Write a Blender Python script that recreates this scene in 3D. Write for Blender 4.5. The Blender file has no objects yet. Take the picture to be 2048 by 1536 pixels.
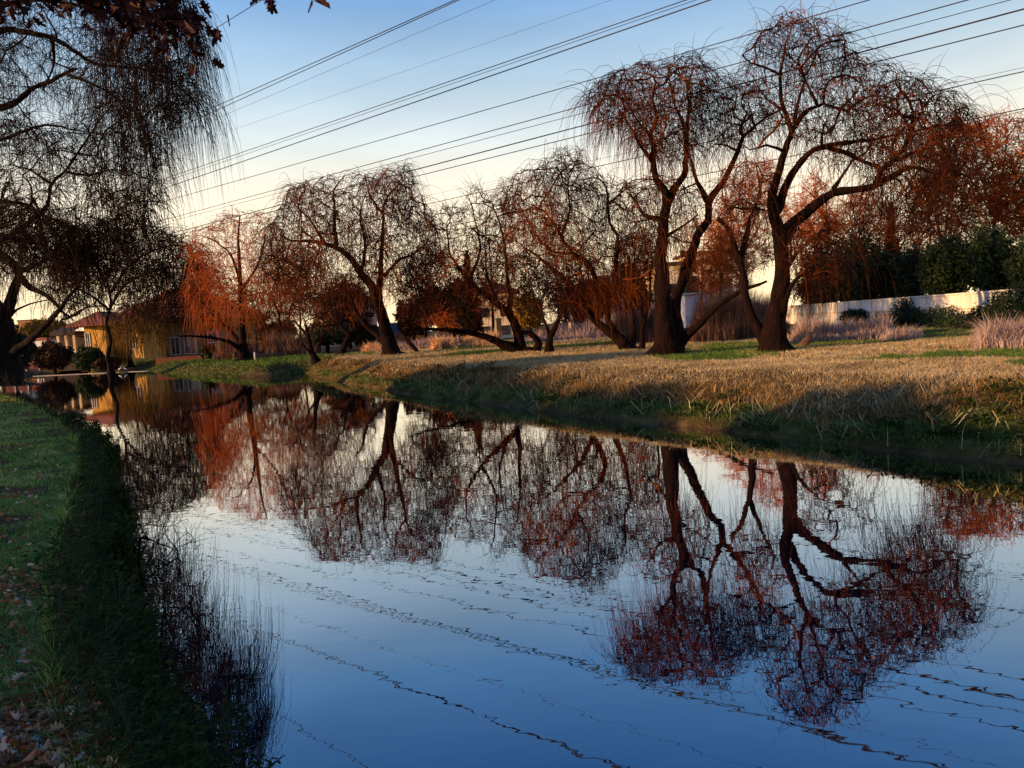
import bpy, math, random
import numpy as np
from mathutils import Vector, Matrix
random.seed(7)
RNG = np.random.default_rng(11)
scn = bpy.context.scene
COL = scn.collection

# ------------------------------------------------------------------ camera
FOC = 1500.0
CAM = np.array([0.0, 0.0, 2.5])
PITCH = math.atan(117 / 1500.0)
ROLL = 0.063
Fw = np.array([0, math.cos(PITCH), -math.sin(PITCH)])
U0 = np.array([0, math.sin(PITCH), math.cos(PITCH)])
R0 = np.array([1.0, 0, 0])
RT = R0 * math.cos(ROLL) - U0 * math.sin(ROLL)
UP = U0 * math.cos(ROLL) + R0 * math.sin(ROLL)
cd = bpy.data.cameras.new("camera")
cd.sensor_width = 36.0
cd.lens = FOC / 2048 * 36
cd.clip_start = 0.05
cd.clip_end = 3000
cam = bpy.data.objects.new("camera", cd)
COL.objects.link(cam)
m = Matrix((RT, UP, -Fw)).transposed().to_4x4()
m.translation = Vector(CAM)
cam.matrix_world = m
scn.camera = cam

# ------------------------------------------------------------------ world
SUN_EL = math.radians(8.5)
SUN_AZ = math.radians(-108)          # measured from +Y towards +X: the sun stands to the left, a little behind
sdir = Vector((math.sin(SUN_AZ) * math.cos(SUN_EL), math.cos(SUN_AZ) * math.cos(SUN_EL), math.sin(SUN_EL)))
w = bpy.data.worlds.new("World")
scn.world = w
w.use_nodes = True
nt = w.node_tree
nt.nodes.clear()
out = nt.nodes.new("ShaderNodeOutputWorld")
bg = nt.nodes.new("ShaderNodeBackground")
sky = nt.nodes.new("ShaderNodeTexSky")
sky.sky_type = 'NISHITA'
sky.sun_disc = False
sky.sun_elevation = SUN_EL
sky.sun_rotation = SUN_AZ
sky.altitude = 1400
sky.air_density = 1.6
sky.dust_density = 1.5
sky.ozone_density = 2.5
bg.inputs['Strength'].default_value = 0.14
# a deeper evening sky: saturate the physical sky a little and let it fall off towards the zenith
tc = nt.nodes.new("ShaderNodeTexCoord")
sx = nt.nodes.new("ShaderNodeSeparateXYZ")
nt.links.new(tc.outputs['Generated'], sx.inputs[0])
rmp = nt.nodes.new("ShaderNodeValToRGB")
el = rmp.color_ramp.elements
el[0].position = 0.0; el[0].color = (1.0, 0.76, 0.46, 1)
el[1].position = 1.0; el[1].color = (0.02, 0.07, 0.26, 1)
for p, c in ((0.11, (0.97, 0.79, 0.56)), (0.177, (0.86, 0.75, 0.59)), (0.24, (0.58, 0.62, 0.62)), (0.30, (0.36, 0.47, 0.56)), (0.355, (0.24, 0.365, 0.52)), (0.42, (0.12, 0.30, 0.60)), (0.60, (0.03, 0.20, 0.66))):
    e = el.new(p); e.color = (*c, 1)
nt.links.new(sx.outputs['Z'], rmp.inputs[0])
mx = nt.nodes.new("ShaderNodeMixRGB"); mx.blend_type = 'MULTIPLY'; mx.inputs[0].default_value = 1.0
mx2 = nt.nodes.new("ShaderNodeMixRGB"); mx2.inputs[0].default_value = 0.75
nt.links.new(sky.outputs[0], mx2.inputs[1])
mx2.inputs[2].default_value = (7.2, 7.2, 7.2, 1)
nt.links.new(mx2.outputs[0], mx.inputs[1])
nt.links.new(rmp.outputs[0], mx.inputs[2])
# faint uneven thin cloud
cm = nt.nodes.new("ShaderNodeMapping"); cm.inputs['Scale'].default_value = (1.2, 1.2, 5.0); cm.inputs['Rotation'].default_value = (0.25, 0.1, 0)
cn = nt.nodes.new("ShaderNodeTexNoise"); cn.inputs['Scale'].default_value = 1.8; cn.inputs['Detail'].default_value = 5; cn.inputs['Roughness'].default_value = 0.5
cr = nt.nodes.new("ShaderNodeMapRange"); cr.inputs[1].default_value = 0.3; cr.inputs[2].default_value = 0.7; cr.inputs[3].default_value = 0.86; cr.inputs[4].default_value = 1.12
nt.links.new(tc.outputs['Generated'], cm.inputs[0]); nt.links.new(cm.outputs[0], cn.inputs[0]); nt.links.new(cn.outputs[0], cr.inputs[0])
mc = nt.nodes.new("ShaderNodeMixRGB"); mc.blend_type = 'MULTIPLY'; mc.inputs[0].default_value = 1.0
nt.links.new(mx.outputs[0], mc.inputs[1]); nt.links.new(cr.outputs[0], mc.inputs[2])
nt.links.new(mc.outputs[0], bg.inputs['Color'])
nt.links.new(bg.outputs[0], out.inputs[0])

sl = bpy.data.lights.new("sun", 'SUN')
sl.energy = 5.0
sl.angle = math.radians(0.6)
sl.color = (1.0, 0.56, 0.25)
so = bpy.data.objects.new("sun", sl)
so.rotation_euler = sdir.to_track_quat('Z', 'Y').to_euler()
so.location = (-30, -5, 30)
COL.objects.link(so)

scn.view_settings.view_transform = 'Standard'
scn.view_settings.look = 'None'
scn.view_settings.exposure = 0.8
scn.view_settings.gamma = 1.0
scn.cycles.max_bounces = 6
scn.cycles.diffuse_bounces = 2
scn.cycles.glossy_bounces = 3
scn.cycles.transparent_max_bounces = 4

# ------------------------------------------------------------------ projection helpers
def ray(px, py):
    px = np.asarray(px, float); py = np.asarray(py, float)
    return Fw + ((px - 1024) / FOC)[..., None] * RT - ((py - 768) / FOC)[..., None] * UP

def at(px, py, D):
    r = ray(px, py)
    return CAM + r * (np.asarray(D, float) / r[..., 1])[..., None]

def on_plane(px, py, z=0.0):
    r = ray(px, py)
    return CAM + r * ((z - CAM[2]) / r[..., 2])[..., None]

def project(p):
    v = np.asarray(p, float) - CAM
    d = v @ Fw
    return 1024 + FOC * (v @ RT) / d, 768 - FOC * (v @ UP) / d

# ------------------------------------------------------------------ tagging and mesh helpers
def tag(o, label=None, cat=None, group=None, kind=None):
    if label: o['label'] = label
    if cat: o['category'] = cat
    if group: o['group'] = group
    if kind: o['kind'] = kind
    return o

def empty(name, loc=(0, 0, 0), rz=0.0):
    o = bpy.data.objects.new(name, None)
    o.location = loc
    o.rotation_euler = (0, 0, rz)
    o.empty_display_size = 0.3
    COL.objects.link(o)
    return o

def link_mesh(name, me, parent=None, world=True):
    o = bpy.data.objects.new(name, me)
    COL.objects.link(o)
    if parent is not None:
        o.parent = parent
        if world:
            mw = Matrix.Translation(parent.location) @ parent.rotation_euler.to_matrix().to_4x4()
            o.matrix_parent_inverse = mw.inverted()
    return o

def np_mesh(name, verts, faces_list, mats, smooth=True, mat_idx=None):
    """faces_list: arrays of shape (n,3) or (n,4)"""
    me = bpy.data.meshes.new(name)
    verts = np.asarray(verts, np.float32)
    me.vertices.add(len(verts))
    me.vertices.foreach_set('co', verts.ravel())
    loops = []; starts = []; tot = 0; nf = 0
    for f in faces_list:
        f = np.asarray(f, np.int32)
        if len(f) == 0: continue
        k = f.shape[1]
        loops.append(f.ravel())
        starts.append(tot + np.arange(len(f)) * k)
        tot += f.size; nf += len(f)
    loops = np.concatenate(loops); starts = np.concatenate(starts).astype(np.int32)
    me.loops.add(tot)
    me.loops.foreach_set('vertex_index', loops)
    me.polygons.add(nf)
    me.polygons.foreach_set('loop_start', starts)
    if mat_idx is not None:
        me.polygons.foreach_set('material_index', np.asarray(mat_idx, np.int32))
    me.polygons.foreach_set('use_smooth', np.full(nf, smooth, bool))
    for mm in (mats if isinstance(mats, (list, tuple)) else [mats]):
        me.materials.append(mm)
    me.update(calc_edges=True)
    return me

class MB:
    """collects boxes, bars and polygons for one mesh"""
    def __init__(s): s.v = []; s.f = []
    def poly(s, pts):
        b = len(s.v); s.v += [tuple(p) for p in pts]; s.f.append(tuple(range(b, b + len(pts)))); return s
    def hexa(s, p):
        b = len(s.v); s.v += [tuple(q) for q in p]
        for f in ((0, 3, 2, 1), (4, 5, 6, 7), (0, 1, 5, 4), (1, 2, 6, 5), (2, 3, 7, 6), (3, 0, 4, 7)):
            s.f.append(tuple(b + i for i in f))
        return s
    def box(s, x0, x1, y0, y1, z0, z1):
        return s.hexa([(x0, y0, z0), (x1, y0, z0), (x1, y1, z0), (x0, y1, z0), (x0, y0, z1), (x1, y0, z1), (x1, y1, z1), (x0, y1, z1)])
    def tube(s, pts, r, n=6, cap=True):
        pts = [Vector(p) for p in pts]
        if not isinstance(r, (list, tuple)): r = [r] * len(pts)
        b = len(s.v)
        for i, p in enumerate(pts):
            d = (pts[min(i + 1, len(pts) - 1)] - pts[max(i - 1, 0)]).normalized()
            a = d.cross(Vector((0.13, 0.95, 0.28))).normalized()
            c = d.cross(a)
            for k in range(n):
                t = 2 * math.pi * k / n
                s.v.append(tuple(p + (a * math.cos(t) + c * math.sin(t)) * r[i]))
        for i in range(len(pts) - 1):
            for k in range(n):
                k2 = (k + 1) % n
                s.f.append((b + i * n + k, b + i * n + k2, b + (i + 1) * n + k2, b + (i + 1) * n + k))
        if cap:
            s.f.append(tuple(b + k for k in range(n))[::-1])
            s.f.append(tuple(b + (len(pts) - 1) * n + k for k in range(n)))
        return s
    def build(s, name, mt, parent=None, smooth=False):
        me = bpy.data.meshes.new(name)
        me.from_pydata(s.v, [], s.f)
        me.materials.append(mt)
        if smooth:
            me.polygons.foreach_set('use_smooth', np.ones(len(me.polygons), bool))
        me.update()
        return link_mesh(name, me, parent, world=False)

# ------------------------------------------------------------------ materials
def newmat(name):
    mt = bpy.data.materials.new(name); mt.use_nodes = True
    n = mt.node_tree.nodes
    return mt, mt.node_tree, n['Principled BSDF']

def ramp(nt, stops):
    r = nt.nodes.new('ShaderNodeValToRGB')
    e = r.color_ramp.elements
    e[0].position = stops[0][0]; e[0].color = (*stops[0][1], 1)
    e[1].position = stops[-1][0]; e[1].color = (*stops[-1][1], 1)
    for p, c in stops[1:-1]:
        x = e.new(p); x.color = (*c, 1)
    return r

def noise_mat(name, stops, scale=6.0, rough=0.85, bump=0.3, bscale=None, stretch=(1, 1, 1), detail=6, spec=0.25, bdist=0.03):
    mt, t, b = newmat(name)
    tc = t.nodes.new('ShaderNodeTexCoord'); mp = t.nodes.new('ShaderNodeMapping')
    mp.inputs['Scale'].default_value = stretch
    nz = t.nodes.new('ShaderNodeTexNoise'); nz.inputs['Scale'].default_value = scale; nz.inputs['Detail'].default_value = detail
    nz.inputs['Roughness'].default_value = 0.65
    t.links.new(tc.outputs['Object'], mp.inputs[0]); t.links.new(mp.outputs[0], nz.inputs['Vector'])
    r = ramp(t, stops); t.links.new(nz.outputs[0], r.inputs[0]); t.links.new(r.outputs[0], b.inputs['Base Color'])
    b.inputs['Roughness'].default_value = rough
    b.inputs['Specular IOR Level'].default_value = spec
    if bump:
        n2 = t.nodes.new('ShaderNodeTexNoise'); n2.inputs['Scale'].default_value = bscale or scale * 3; n2.inputs['Detail'].default_value = 8
        t.links.new(mp.outputs[0], n2.inputs['Vector'])
        bp = t.nodes.new('ShaderNodeBump'); bp.inputs['Strength'].default_value = bump; bp.inputs['Distance'].default_value = bdist
        t.links.new(n2.outputs[0], bp.inputs['Height']); t.links.new(bp.outputs[0], b.inputs['Normal'])
    return mt

def island_mat(name, stops, rough=0.8, pscale=0.4, pamt=0.5, trans=0.0, spec=0.2):
    """colour varies per blade or leaf and in soft patches"""
    mt, t, b = newmat(name)
    g = t.nodes.new('ShaderNodeNewGeometry')
    nz = t.nodes.new('ShaderNodeTexNoise'); nz.inputs['Scale'].default_value = pscale; nz.inputs['Detail'].default_value = 4
    tc = t.nodes.new('ShaderNodeTexCoord'); t.links.new(tc.outputs['Object'], nz.inputs['Vector'])
    mr = t.nodes.new('ShaderNodeMapRange'); mr.inputs[1].default_value = 0.3; mr.inputs[2].default_value = 0.7
    t.links.new(nz.outputs[0], mr.inputs[0])
    mm = t.nodes.new('ShaderNodeMix'); mm.data_type = 'FLOAT'; mm.inputs[0].default_value = pamt
    t.links.new(g.outputs['Random Per Island'], mm.inputs[2]); t.links.new(mr.outputs[0], mm.inputs[3])
    r = ramp(t, stops); t.links.new(mm.outputs[0], r.inputs[0]); t.links.new(r.outputs[0], b.inputs['Base Color'])
    b.inputs['Roughness'].default_value = rough
    b.inputs['Specular IOR Level'].default_value = spec
    if trans:
        tr = t.nodes.new('ShaderNodeBsdfTranslucent'); t.links.new(r.outputs[0], tr.inputs[0])
        ms = t.nodes.new('ShaderNodeMixShader'); ms.inputs[0].default_value = trans
        t.links.new(b.outputs[0], ms.inputs[1]); t.links.new(tr.outputs[0], ms.inputs[2])
        t.links.new(ms.outputs[0], t.nodes['Material Output'].inputs[0])
    return mt

M = {}
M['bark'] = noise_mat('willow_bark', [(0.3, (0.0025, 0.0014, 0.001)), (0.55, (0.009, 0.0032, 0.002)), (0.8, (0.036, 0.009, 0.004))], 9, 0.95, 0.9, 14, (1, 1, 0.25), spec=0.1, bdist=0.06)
M['twig'] = island_mat('willow_twig', [(0.0, (0.004, 0.002, 0.0015)), (0.42, (0.016, 0.005, 0.002)), (0.62, (0.10, 0.022, 0.004)), (1.0, (0.30, 0.078, 0.010))], 0.9, 0.30, 0.6, spec=0.1)  # near-black to red patches paint shaded and sunlit clumps into the twigs
M['twig_orange'] = island_mat('orange_twig', [(0.0, (0.10, 0.022, 0.006)), (0.5, (0.30, 0.065, 0.012)), (1.0, (0.50, 0.14, 0.025))], 0.9, 0.25, 0.5, spec=0.1)
M['twig_rust'] = island_mat('rust_twig', [(0.0, (0.03, 0.007, 0.003)), (0.5, (0.17, 0.034, 0.006)), (1.0, (0.42, 0.11, 0.015))], 0.9, 0.25, 0.55, spec=0.1)
M['twig_gold'] = island_mat('golden_twig', [(0.0, (0.03, 0.018, 0.006)), (0.5, (0.09, 0.05, 0.012)), (1.0, (0.20, 0.11, 0.02))], 0.9, 0.25, 0.5, spec=0.1)
M['bark_dark'] = noise_mat('dark_bark', [(0.3, (0.004, 0.003, 0.0025)), (0.8, (0.020, 0.012, 0.008))], 6, 0.95, 0.8, 16, (1, 1, 0.3), spec=0.1, bdist=0.05)  # near-black colour stands in for shade on the big near willow's bark
M['twig_dark'] = island_mat('dark_twig', [(0.0, (0.004, 0.0025, 0.002)), (1.0, (0.022, 0.009, 0.005))], 0.9, 0.35, 0.4, spec=0.1)  # near-black too, painting the big near willow's twigs as unlit
M['ever'] = island_mat('evergreen_leaf', [(0.0, (0.008, 0.016, 0.006)), (0.5, (0.022, 0.040, 0.010)), (1.0, (0.07, 0.085, 0.02))], 0.7, 0.5, 0.45)
M['ever_dark'] = island_mat('dark_evergreen_leaf', [(0.0, (0.004, 0.009, 0.004)), (0.6, (0.012, 0.022, 0.007)), (1.0, (0.035, 0.035, 0.010))], 0.8, 0.5, 0.45)
M['ever_gold'] = island_mat('golden_leaf', [(0.0, (0.06, 0.035, 0.006)), (0.5, (0.16, 0.09, 0.012)), (1.0, (0.30, 0.17, 0.02))], 0.8, 0.5, 0.45)
M['ivy'] = island_mat('ivy_leaf', [(0.0, (0.005, 0.012, 0.005)), (0.6, (0.012, 0.028, 0.010)), (1.0, (0.03, 0.055, 0.016))], 0.6, 1.5, 0.4)
M['brush'] = island_mat('brown_brush_leaf', [(0.0, (0.015, 0.008, 0.005)), (0.6, (0.05, 0.022, 0.010)), (1.0, (0.13, 0.05, 0.016))], 0.9, 0.5, 0.5)
M['straw'] = island_mat('dry_grass', [(0.0, (0.13, 0.095, 0.04)), (0.5, (0.38, 0.29, 0.14)), (1.0, (0.64, 0.51, 0.29))], 0.9, 0.7, 0.45)
M['olive'] = island_mat('olive_grass', [(0.0, (0.05, 0.028, 0.008)), (0.4, (0.15, 0.088, 0.026)), (0.75, (0.32, 0.20, 0.06)), (1.0, (0.55, 0.38, 0.17))], 0.9, 0.9, 0.5)
M['green'] = island_mat('green_grass', [(0.0, (0.015, 0.05, 0.006)), (0.5, (0.06, 0.13, 0.015)), (0.8, (0.17, 0.21, 0.035)), (1.0, (0.34, 0.30, 0.09))], 0.8, 1.2, 0.5)
M['lawn'] = island_mat('lawn_blade', [(0.0, (0.04, 0.12, 0.012)), (0.45, (0.15, 0.27, 0.03)), (0.75, (0.38, 0.40, 0.08)), (1.0, (0.66, 0.56, 0.26))], 0.8, 1.6, 0.5)
M['reed_pale'] = island_mat('pale_reed', [(0.0, (0.14, 0.09, 0.07)), (0.5, (0.32, 0.23, 0.20)), (1.0, (0.55, 0.44, 0.40))], 0.9, 0.8, 0.35)
M['reed_brown'] = island_mat('brown_reed', [(0.0, (0.05, 0.025, 0.016)), (0.5, (0.13, 0.065, 0.04)), (1.0, (0.26, 0.14, 0.09))], 0.9, 0.5, 0.4)
M['grass_orange'] = island_mat('tawny_grass', [(0.0, (0.40, 0.20, 0.09)), (0.5, (0.65, 0.38, 0.18)), (1.0, (0.85, 0.58, 0.32))], 0.9, 0.6, 0.35)
M['leaf_dead'] = island_mat('dead_leaf', [(0.0, (0.08, 0.025, 0.012)), (0.35, (0.27, 0.085, 0.03)), (0.7, (0.46, 0.21, 0.10)), (0.9, (0.60, 0.40, 0.27)), (1.0, (0.85, 0.74, 0.62))], 0.85, 3.0, 0.15, spec=0.1)
M['leaf_oak'] = island_mat('oak_leaf', [(0.0, (0.02, 0.004, 0.003)), (1.0, (0.05, 0.010, 0.005))], 0.6, 2.0, 0.3, trans=0.15)
M['weed'] = island_mat('weed_leaf', [(0.0, (0.006, 0.011, 0.002)), (0.5, (0.016, 0.030, 0.004)), (1.0, (0.075, 0.09, 0.015))], 0.8, 2.0, 0.4, spec=0.08)
M['weed_stem'] = noise_mat('weed_stem', [(0.3, (0.02, 0.03, 0.012)), (0.7, (0.06, 0.035, 0.02))], 20, 0.8, 0)
M['plaster'] = noise_mat('white_plaster', [(0.25, (0.50, 0.44, 0.34)), (0.5, (0.74, 0.69, 0.58)), (0.75, (0.82, 0.78, 0.68))], 0.9, 0.9, 0.2, 20, (1, 1, 0.45))
M['yellow'] = noise_mat('yellow_plaster', [(0.3, (0.66, 0.33, 0.07)), (0.7, (0.82, 0.46, 0.11))], 0.8, 0.9, 0.2, 12)
M['ochre'] = noise_mat('ochre_plaster', [(0.3, (0.26, 0.12, 0.045)), (0.7, (0.42, 0.20, 0.075))], 0.8, 0.9, 0.2, 12)
M['cream'] = noise_mat('cream_plaster', [(0.3, (0.60, 0.46, 0.26)), (0.7, (0.78, 0.64, 0.40))], 0.6, 0.9, 0.2, 12)
M['pink'] = noise_mat('pink_plaster', [(0.3, (0.50, 0.24, 0.18)), (0.7, (0.62, 0.33, 0.25))], 0.6, 0.9, 0.2, 12)
M['white'] = noise_mat('white_paint', [(0.3, (0.62, 0.62, 0.62)), (0.7, (0.80, 0.80, 0.80))], 2, 0.6, 0.0)
M['greyblue'] = noise_mat('grey_blue_sheet', [(0.3, (0.26, 0.29, 0.34)), (0.7, (0.40, 0.43, 0.48))], 0.8, 0.6, 0.2, 20)
M['tile'] = noise_mat('clay_tile', [(0.3, (0.20, 0.06, 0.03)), (0.7, (0.36, 0.12, 0.055))], 3, 0.85, 0.5, 30)
M['darkroof'] = noise_mat('dark_roof', [(0.3, (0.03, 0.022, 0.018)), (0.7, (0.07, 0.045, 0.035))], 3, 0.85, 0.3, 30)
M['brick'] = noise_mat('red_brick', [(0.3, (0.10, 0.035, 0.022)), (0.7, (0.18, 0.07, 0.045))], 8, 0.9, 0.4, 30)
M['fence_red'] = noise_mat('red_boards', [(0.3, (0.12, 0.035, 0.03)), (0.7, (0.24, 0.08, 0.065))], 3, 0.9, 0.2, 30)
M['wood'] = noise_mat('weathered_wood', [(0.3, (0.07, 0.045, 0.03)), (0.7, (0.22, 0.16, 0.11))], 8, 0.9, 0.6, 30, (1, 1, 0.3))
M['log'] = noise_mat('dead_log', [(0.3, (0.03, 0.018, 0.012)), (0.7, (0.16, 0.09, 0.05))], 8, 0.9, 0.8, 30)
M['steel'] = noise_mat('galvanised_steel', [(0.3, (0.38, 0.36, 0.34)), (0.7, (0.55, 0.52, 0.48))], 5, 0.5, 0.0)
M['wire'] = noise_mat('wire_metal', [(0.3, (0.010, 0.010, 0.012)), (0.7, (0.02, 0.02, 0.022))], 5, 0.6, 0.0)
M['rope'] = noise_mat('float_line', [(0.3, (0.45, 0.42, 0.38)), (0.7, (0.65, 0.62, 0.58))], 5, 0.7, 0.0)
M['blue'] = noise_mat('blue_tarpaulin', [(0.3, (0.02, 0.05, 0.10)), (0.7, (0.05, 0.10, 0.18))], 4, 0.6, 0.2)
M['rock'] = noise_mat('grey_rock', [(0.3, (0.08, 0.06, 0.055)), (0.7, (0.22, 0.17, 0.15))], 4, 0.9, 0.6)
mt, t, b = newmat('window_glass'); b.inputs['Base Color'].default_value = (0.02, 0.025, 0.03, 1); b.inputs['Roughness'].default_value = 0.08; M['glass'] = mt
mt, t, b = newmat('egret_feather'); b.inputs['Base Color'].default_value = (0.85, 0.85, 0.84, 1); b.inputs['Roughness'].default_value = 0.8; M['feather'] = mt
mt, t, b = newmat('egret_bill'); b.inputs['Base Color'].default_value = (0.5, 0.3, 0.04, 1); M['bill'] = mt
mt, t, b = newmat('egret_leg_skin'); b.inputs['Base Color'].default_value = (0.02, 0.02, 0.02, 1); M['birdleg'] = mt

# ------------------------------------------------------------------ terrain
RIGHT_PX = [(2048, 929), (1811, 906), (1628, 885), (1446, 862), (1300, 846), (1124, 830), (968, 807), (851, 794), (734, 775), (640, 757), (618, 750), (612, 746)]
FAR_PX = [(585, 747), (540, 755), (470, 756), (400, 751), (330, 747), (296, 742), (282, 738), (200, 741), (120, 745), (70, 748)]
rp = [tuple(on_plane(x, y)[:2]) for x, y in RIGHT_PX]
fp = [tuple(on_plane(x, y)[:2]) for x, y in FAR_PX]
LEFT_W = [(-57, 84), (-43, 62), (-30.2, 44), (-21.8, 33), (-15.0, 24.5), (-10.3, 18), (-7.7, 14.2), (-5.7, 10.8), (-4.1, 7.8), (-2.8, 5.4), (-1.75, 3.7), (-0.85, 2.5), (0.35, 0.8), (1.0, -0.8), (3.4, -4), (10, -15), (24, -40)]
WATER = np.array([(44, -40), (26, -13), (16.5, -1), (10.5, 6.5)] + rp + fp + LEFT_W)
BANK_R = np.array([(44, -40), (26, -13), (16.5, -1), (10.5, 6.5)] + rp)

def poly_sd(x, y, poly, closed=True):
    """signed distance, negative inside the water"""
    x = np.asarray(x, float); y = np.asarray(y, float)
    d = np.full(x.shape, 1e9); ins = np.zeros(x.shape, bool)
    n = len(poly)
    for i in range(n if closed else n - 1):
        ax, ay = poly[i]; bx, by = poly[(i + 1) % n]
        ex, ey = bx - ax, by - ay
        t = np.clip(((x - ax) * ex + (y - ay) * ey) / (ex * ex + ey * ey), 0, 1)
        d = np.minimum(d, np.hypot(x - ax - t * ex, y - ay - t * ey))
        if closed:
            c = ((ay > y) != (by > y)) & (x < ex * (y - ay) / (ey if ey != 0 else 1e-9) + ax)
            ins ^= c
    return np.where(ins, -d, d)

def vnoise(x, y, s, seed=0):
    r = np.random.default_rng(seed)
    v = 0
    for k in range(5):
        a = r.uniform(0, 2 * math.pi); f = s * r.uniform(0.6, 1.7); p = r.uniform(0, 6.28)
        v = v + np.sin((x * math.cos(a) + y * math.sin(a)) * f + p + 1.3 * np.sin((x * math.sin(a) - y * math.cos(a)) * f * 0.7 + p * 2))
    return v / 5

def sstep(t):
    t = np.clip(t, 0, 1); return t * t * (3 - 2 * t)

def zone(x, y):
    sd = poly_sd(x, y, WATER)
    dr = poly_sd(x, y, BANK_R, False)
    right = (np.abs(sd) > dr - 0.01)
    return sd, right

def ground_z(x, y, z=None):
    x = np.asarray(x, float); y = np.asarray(y, float)
    sd, right = zone(x, y)
    sd = sd + np.where(right, 0.16, 0.07) * vnoise(x, y, 1.6, 3) + 0.06 * vnoise(x, y, 6, 4)
    wr = 2.3 + 0.7 * vnoise(x, y, 0.5, 5)
    zr = 1.02 * (0.25 * sstep(sd / 0.35) + 0.75 * sstep((sd - 0.15) / wr)) + 0.05 * vnoise(x, y, 0.8, 6) * sstep(sd)
    zl = 0.86 * sstep(sd / 0.48) + 0.05 * vnoise(x, y, 1.1, 8) * sstep(sd) + 0.08 * sstep(sd / 5)
    zg = np.where(right, zr, zl)
    far_l = (~right) & (y > 50)
    zg = np.where(far_l, 0.75 * sstep(sd / 2.5), zg)
    zg = zg + 0.02 * vnoise(x, y, 4.5, 7) * sstep(sd)
    zb = -0.9 * sstep(-sd / 2.0)
    return np.where(sd > 0, zg, zb - 0.02)

def axis(segs):
    a = []
    for lo, hi, st in segs:
        a += list(np.arange(lo, hi, st))
    return np.array(a + [segs[-1][1]])
gx = axis([(-1500, -300, 150), (-300, -100, 25), (-100, -40, 2.0), (-40, -14, 0.6), (-14, 22, 0.18), (22, 60, 0.8), (60, 300, 15), (300, 1500, 150)])
gy = axis([(-200, -40, 20), (-40, -4, 2), (-4, 26, 0.18), (26, 64, 0.45), (64, 120, 1.5), (120, 300, 15), (300, 2200, 190)])
X, Y = np.meshgrid(gx, gy)
Z = ground_z(X, Y)
nx, ny = len(gx), len(gy)
idx = np.arange(nx * ny).reshape(ny, nx)
gf = np.stack([idx[:-1, :-1], idx[:-1, 1:], idx[1:, 1:], idx[1:, :-1]], -1).reshape(-1, 4)
M['earth'] = noise_mat('grassy_earth', [(0.25, (0.022, 0.015, 0.006)), (0.5, (0.07, 0.045, 0.018)), (0.62, (0.13, 0.09, 0.035)), (0.8, (0.24, 0.17, 0.08))], 1.5, 1.0, 0.8, 14, spec=0.05, bdist=0.05, detail=10)
g = link_mesh('ground', np_mesh('ground', np.stack([X.ravel(), Y.ravel(), Z.ravel()], -1), [gf], M['earth']))
tag(g, 'grassy earth of both river banks', None, None, 'structure')

# water
mt, t, b = newmat('river_water')
b.inputs['Base Color'].default_value = (0.001, 0.006, 0.014, 1)
b.inputs['Roughness'].default_value = 0.3
b.inputs['Specular IOR Level'].default_value = 0.0
tc = t.nodes.new('ShaderNodeTexCoord')
mp = t.nodes.new('ShaderNodeMapping'); mp.inputs['Rotation'].default_value = (0, 0, math.radians(25)); mp.inputs['Scale'].default_value = (0.7, 1.5, 1)
n1 = t.nodes.new('ShaderNodeTexNoise'); n1.inputs['Scale'].default_value = 1.5; n1.inputs['Detail'].default_value = 2; n1.inputs['Roughness'].default_value = 0.5
n2 = t.nodes.new('ShaderNodeTexNoise'); n2.inputs['Scale'].default_value = 8; n2.inputs['Detail'].default_value = 1
mm = t.nodes.new('ShaderNodeMath'); mm.operation = 'MULTIPLY_ADD'; mm.inputs[1].default_value = 0.14
bp = t.nodes.new('ShaderNodeBump'); bp.inputs['Strength'].default_value = 0.3; bp.inputs['Distance'].default_value = 0.0042
t.links.new(tc.outputs['Object'], mp.inputs[0]); t.links.new(mp.outputs[0], n1.inputs[0]); t.links.new(mp.outputs[0], n2.inputs[0])
t.links.new(n2.outputs[0], mm.inputs[0]); t.links.new(n1.outputs[0], mm.inputs[2])
t.links.new(mm.outputs[0], bp.inputs['Height']); t.links.new(bp.outputs[0], b.inputs['Normal'])
gl = t.nodes.new('ShaderNodeBsdfGlossy'); gl.inputs['Roughness'].default_value = 0.0; t.links.new(bp.outputs[0], gl.inputs['Normal'])
lw = t.nodes.new('ShaderNodeLayerWeight'); lw.inputs['Blend'].default_value = 0.5
fr = ramp(t, [(0.0, (0.03,) * 3), (0.42, (0.22,) * 3), (0.54, (0.42,) * 3), (0.66, (0.68,) * 3), (0.78, (0.86,) * 3), (0.90, (0.93,) * 3), (1.0, (1.0,) * 3)])
t.links.new(lw.outputs['Facing'], fr.inputs[0])
ms = t.nodes.new('ShaderNodeMixShader'); t.links.new(fr.outputs[0], ms.inputs[0]); t.links.new(b.outputs[0], ms.inputs[1]); t.links.new(gl.outputs[0], ms.inputs[2])
t.links.new(ms.outputs[0], t.nodes['Material Output'].inputs[0])
M['water'] = mt
wm = MB(); wm.poly([(-130, -60, 0), (60, -60, 0), (60, 130, 0), (-130, 130, 0)])
wo = wm.build('river_water', M['water']); tag(wo, 'calm river mirroring the trees and evening sky', None, None, 'structure')

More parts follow.
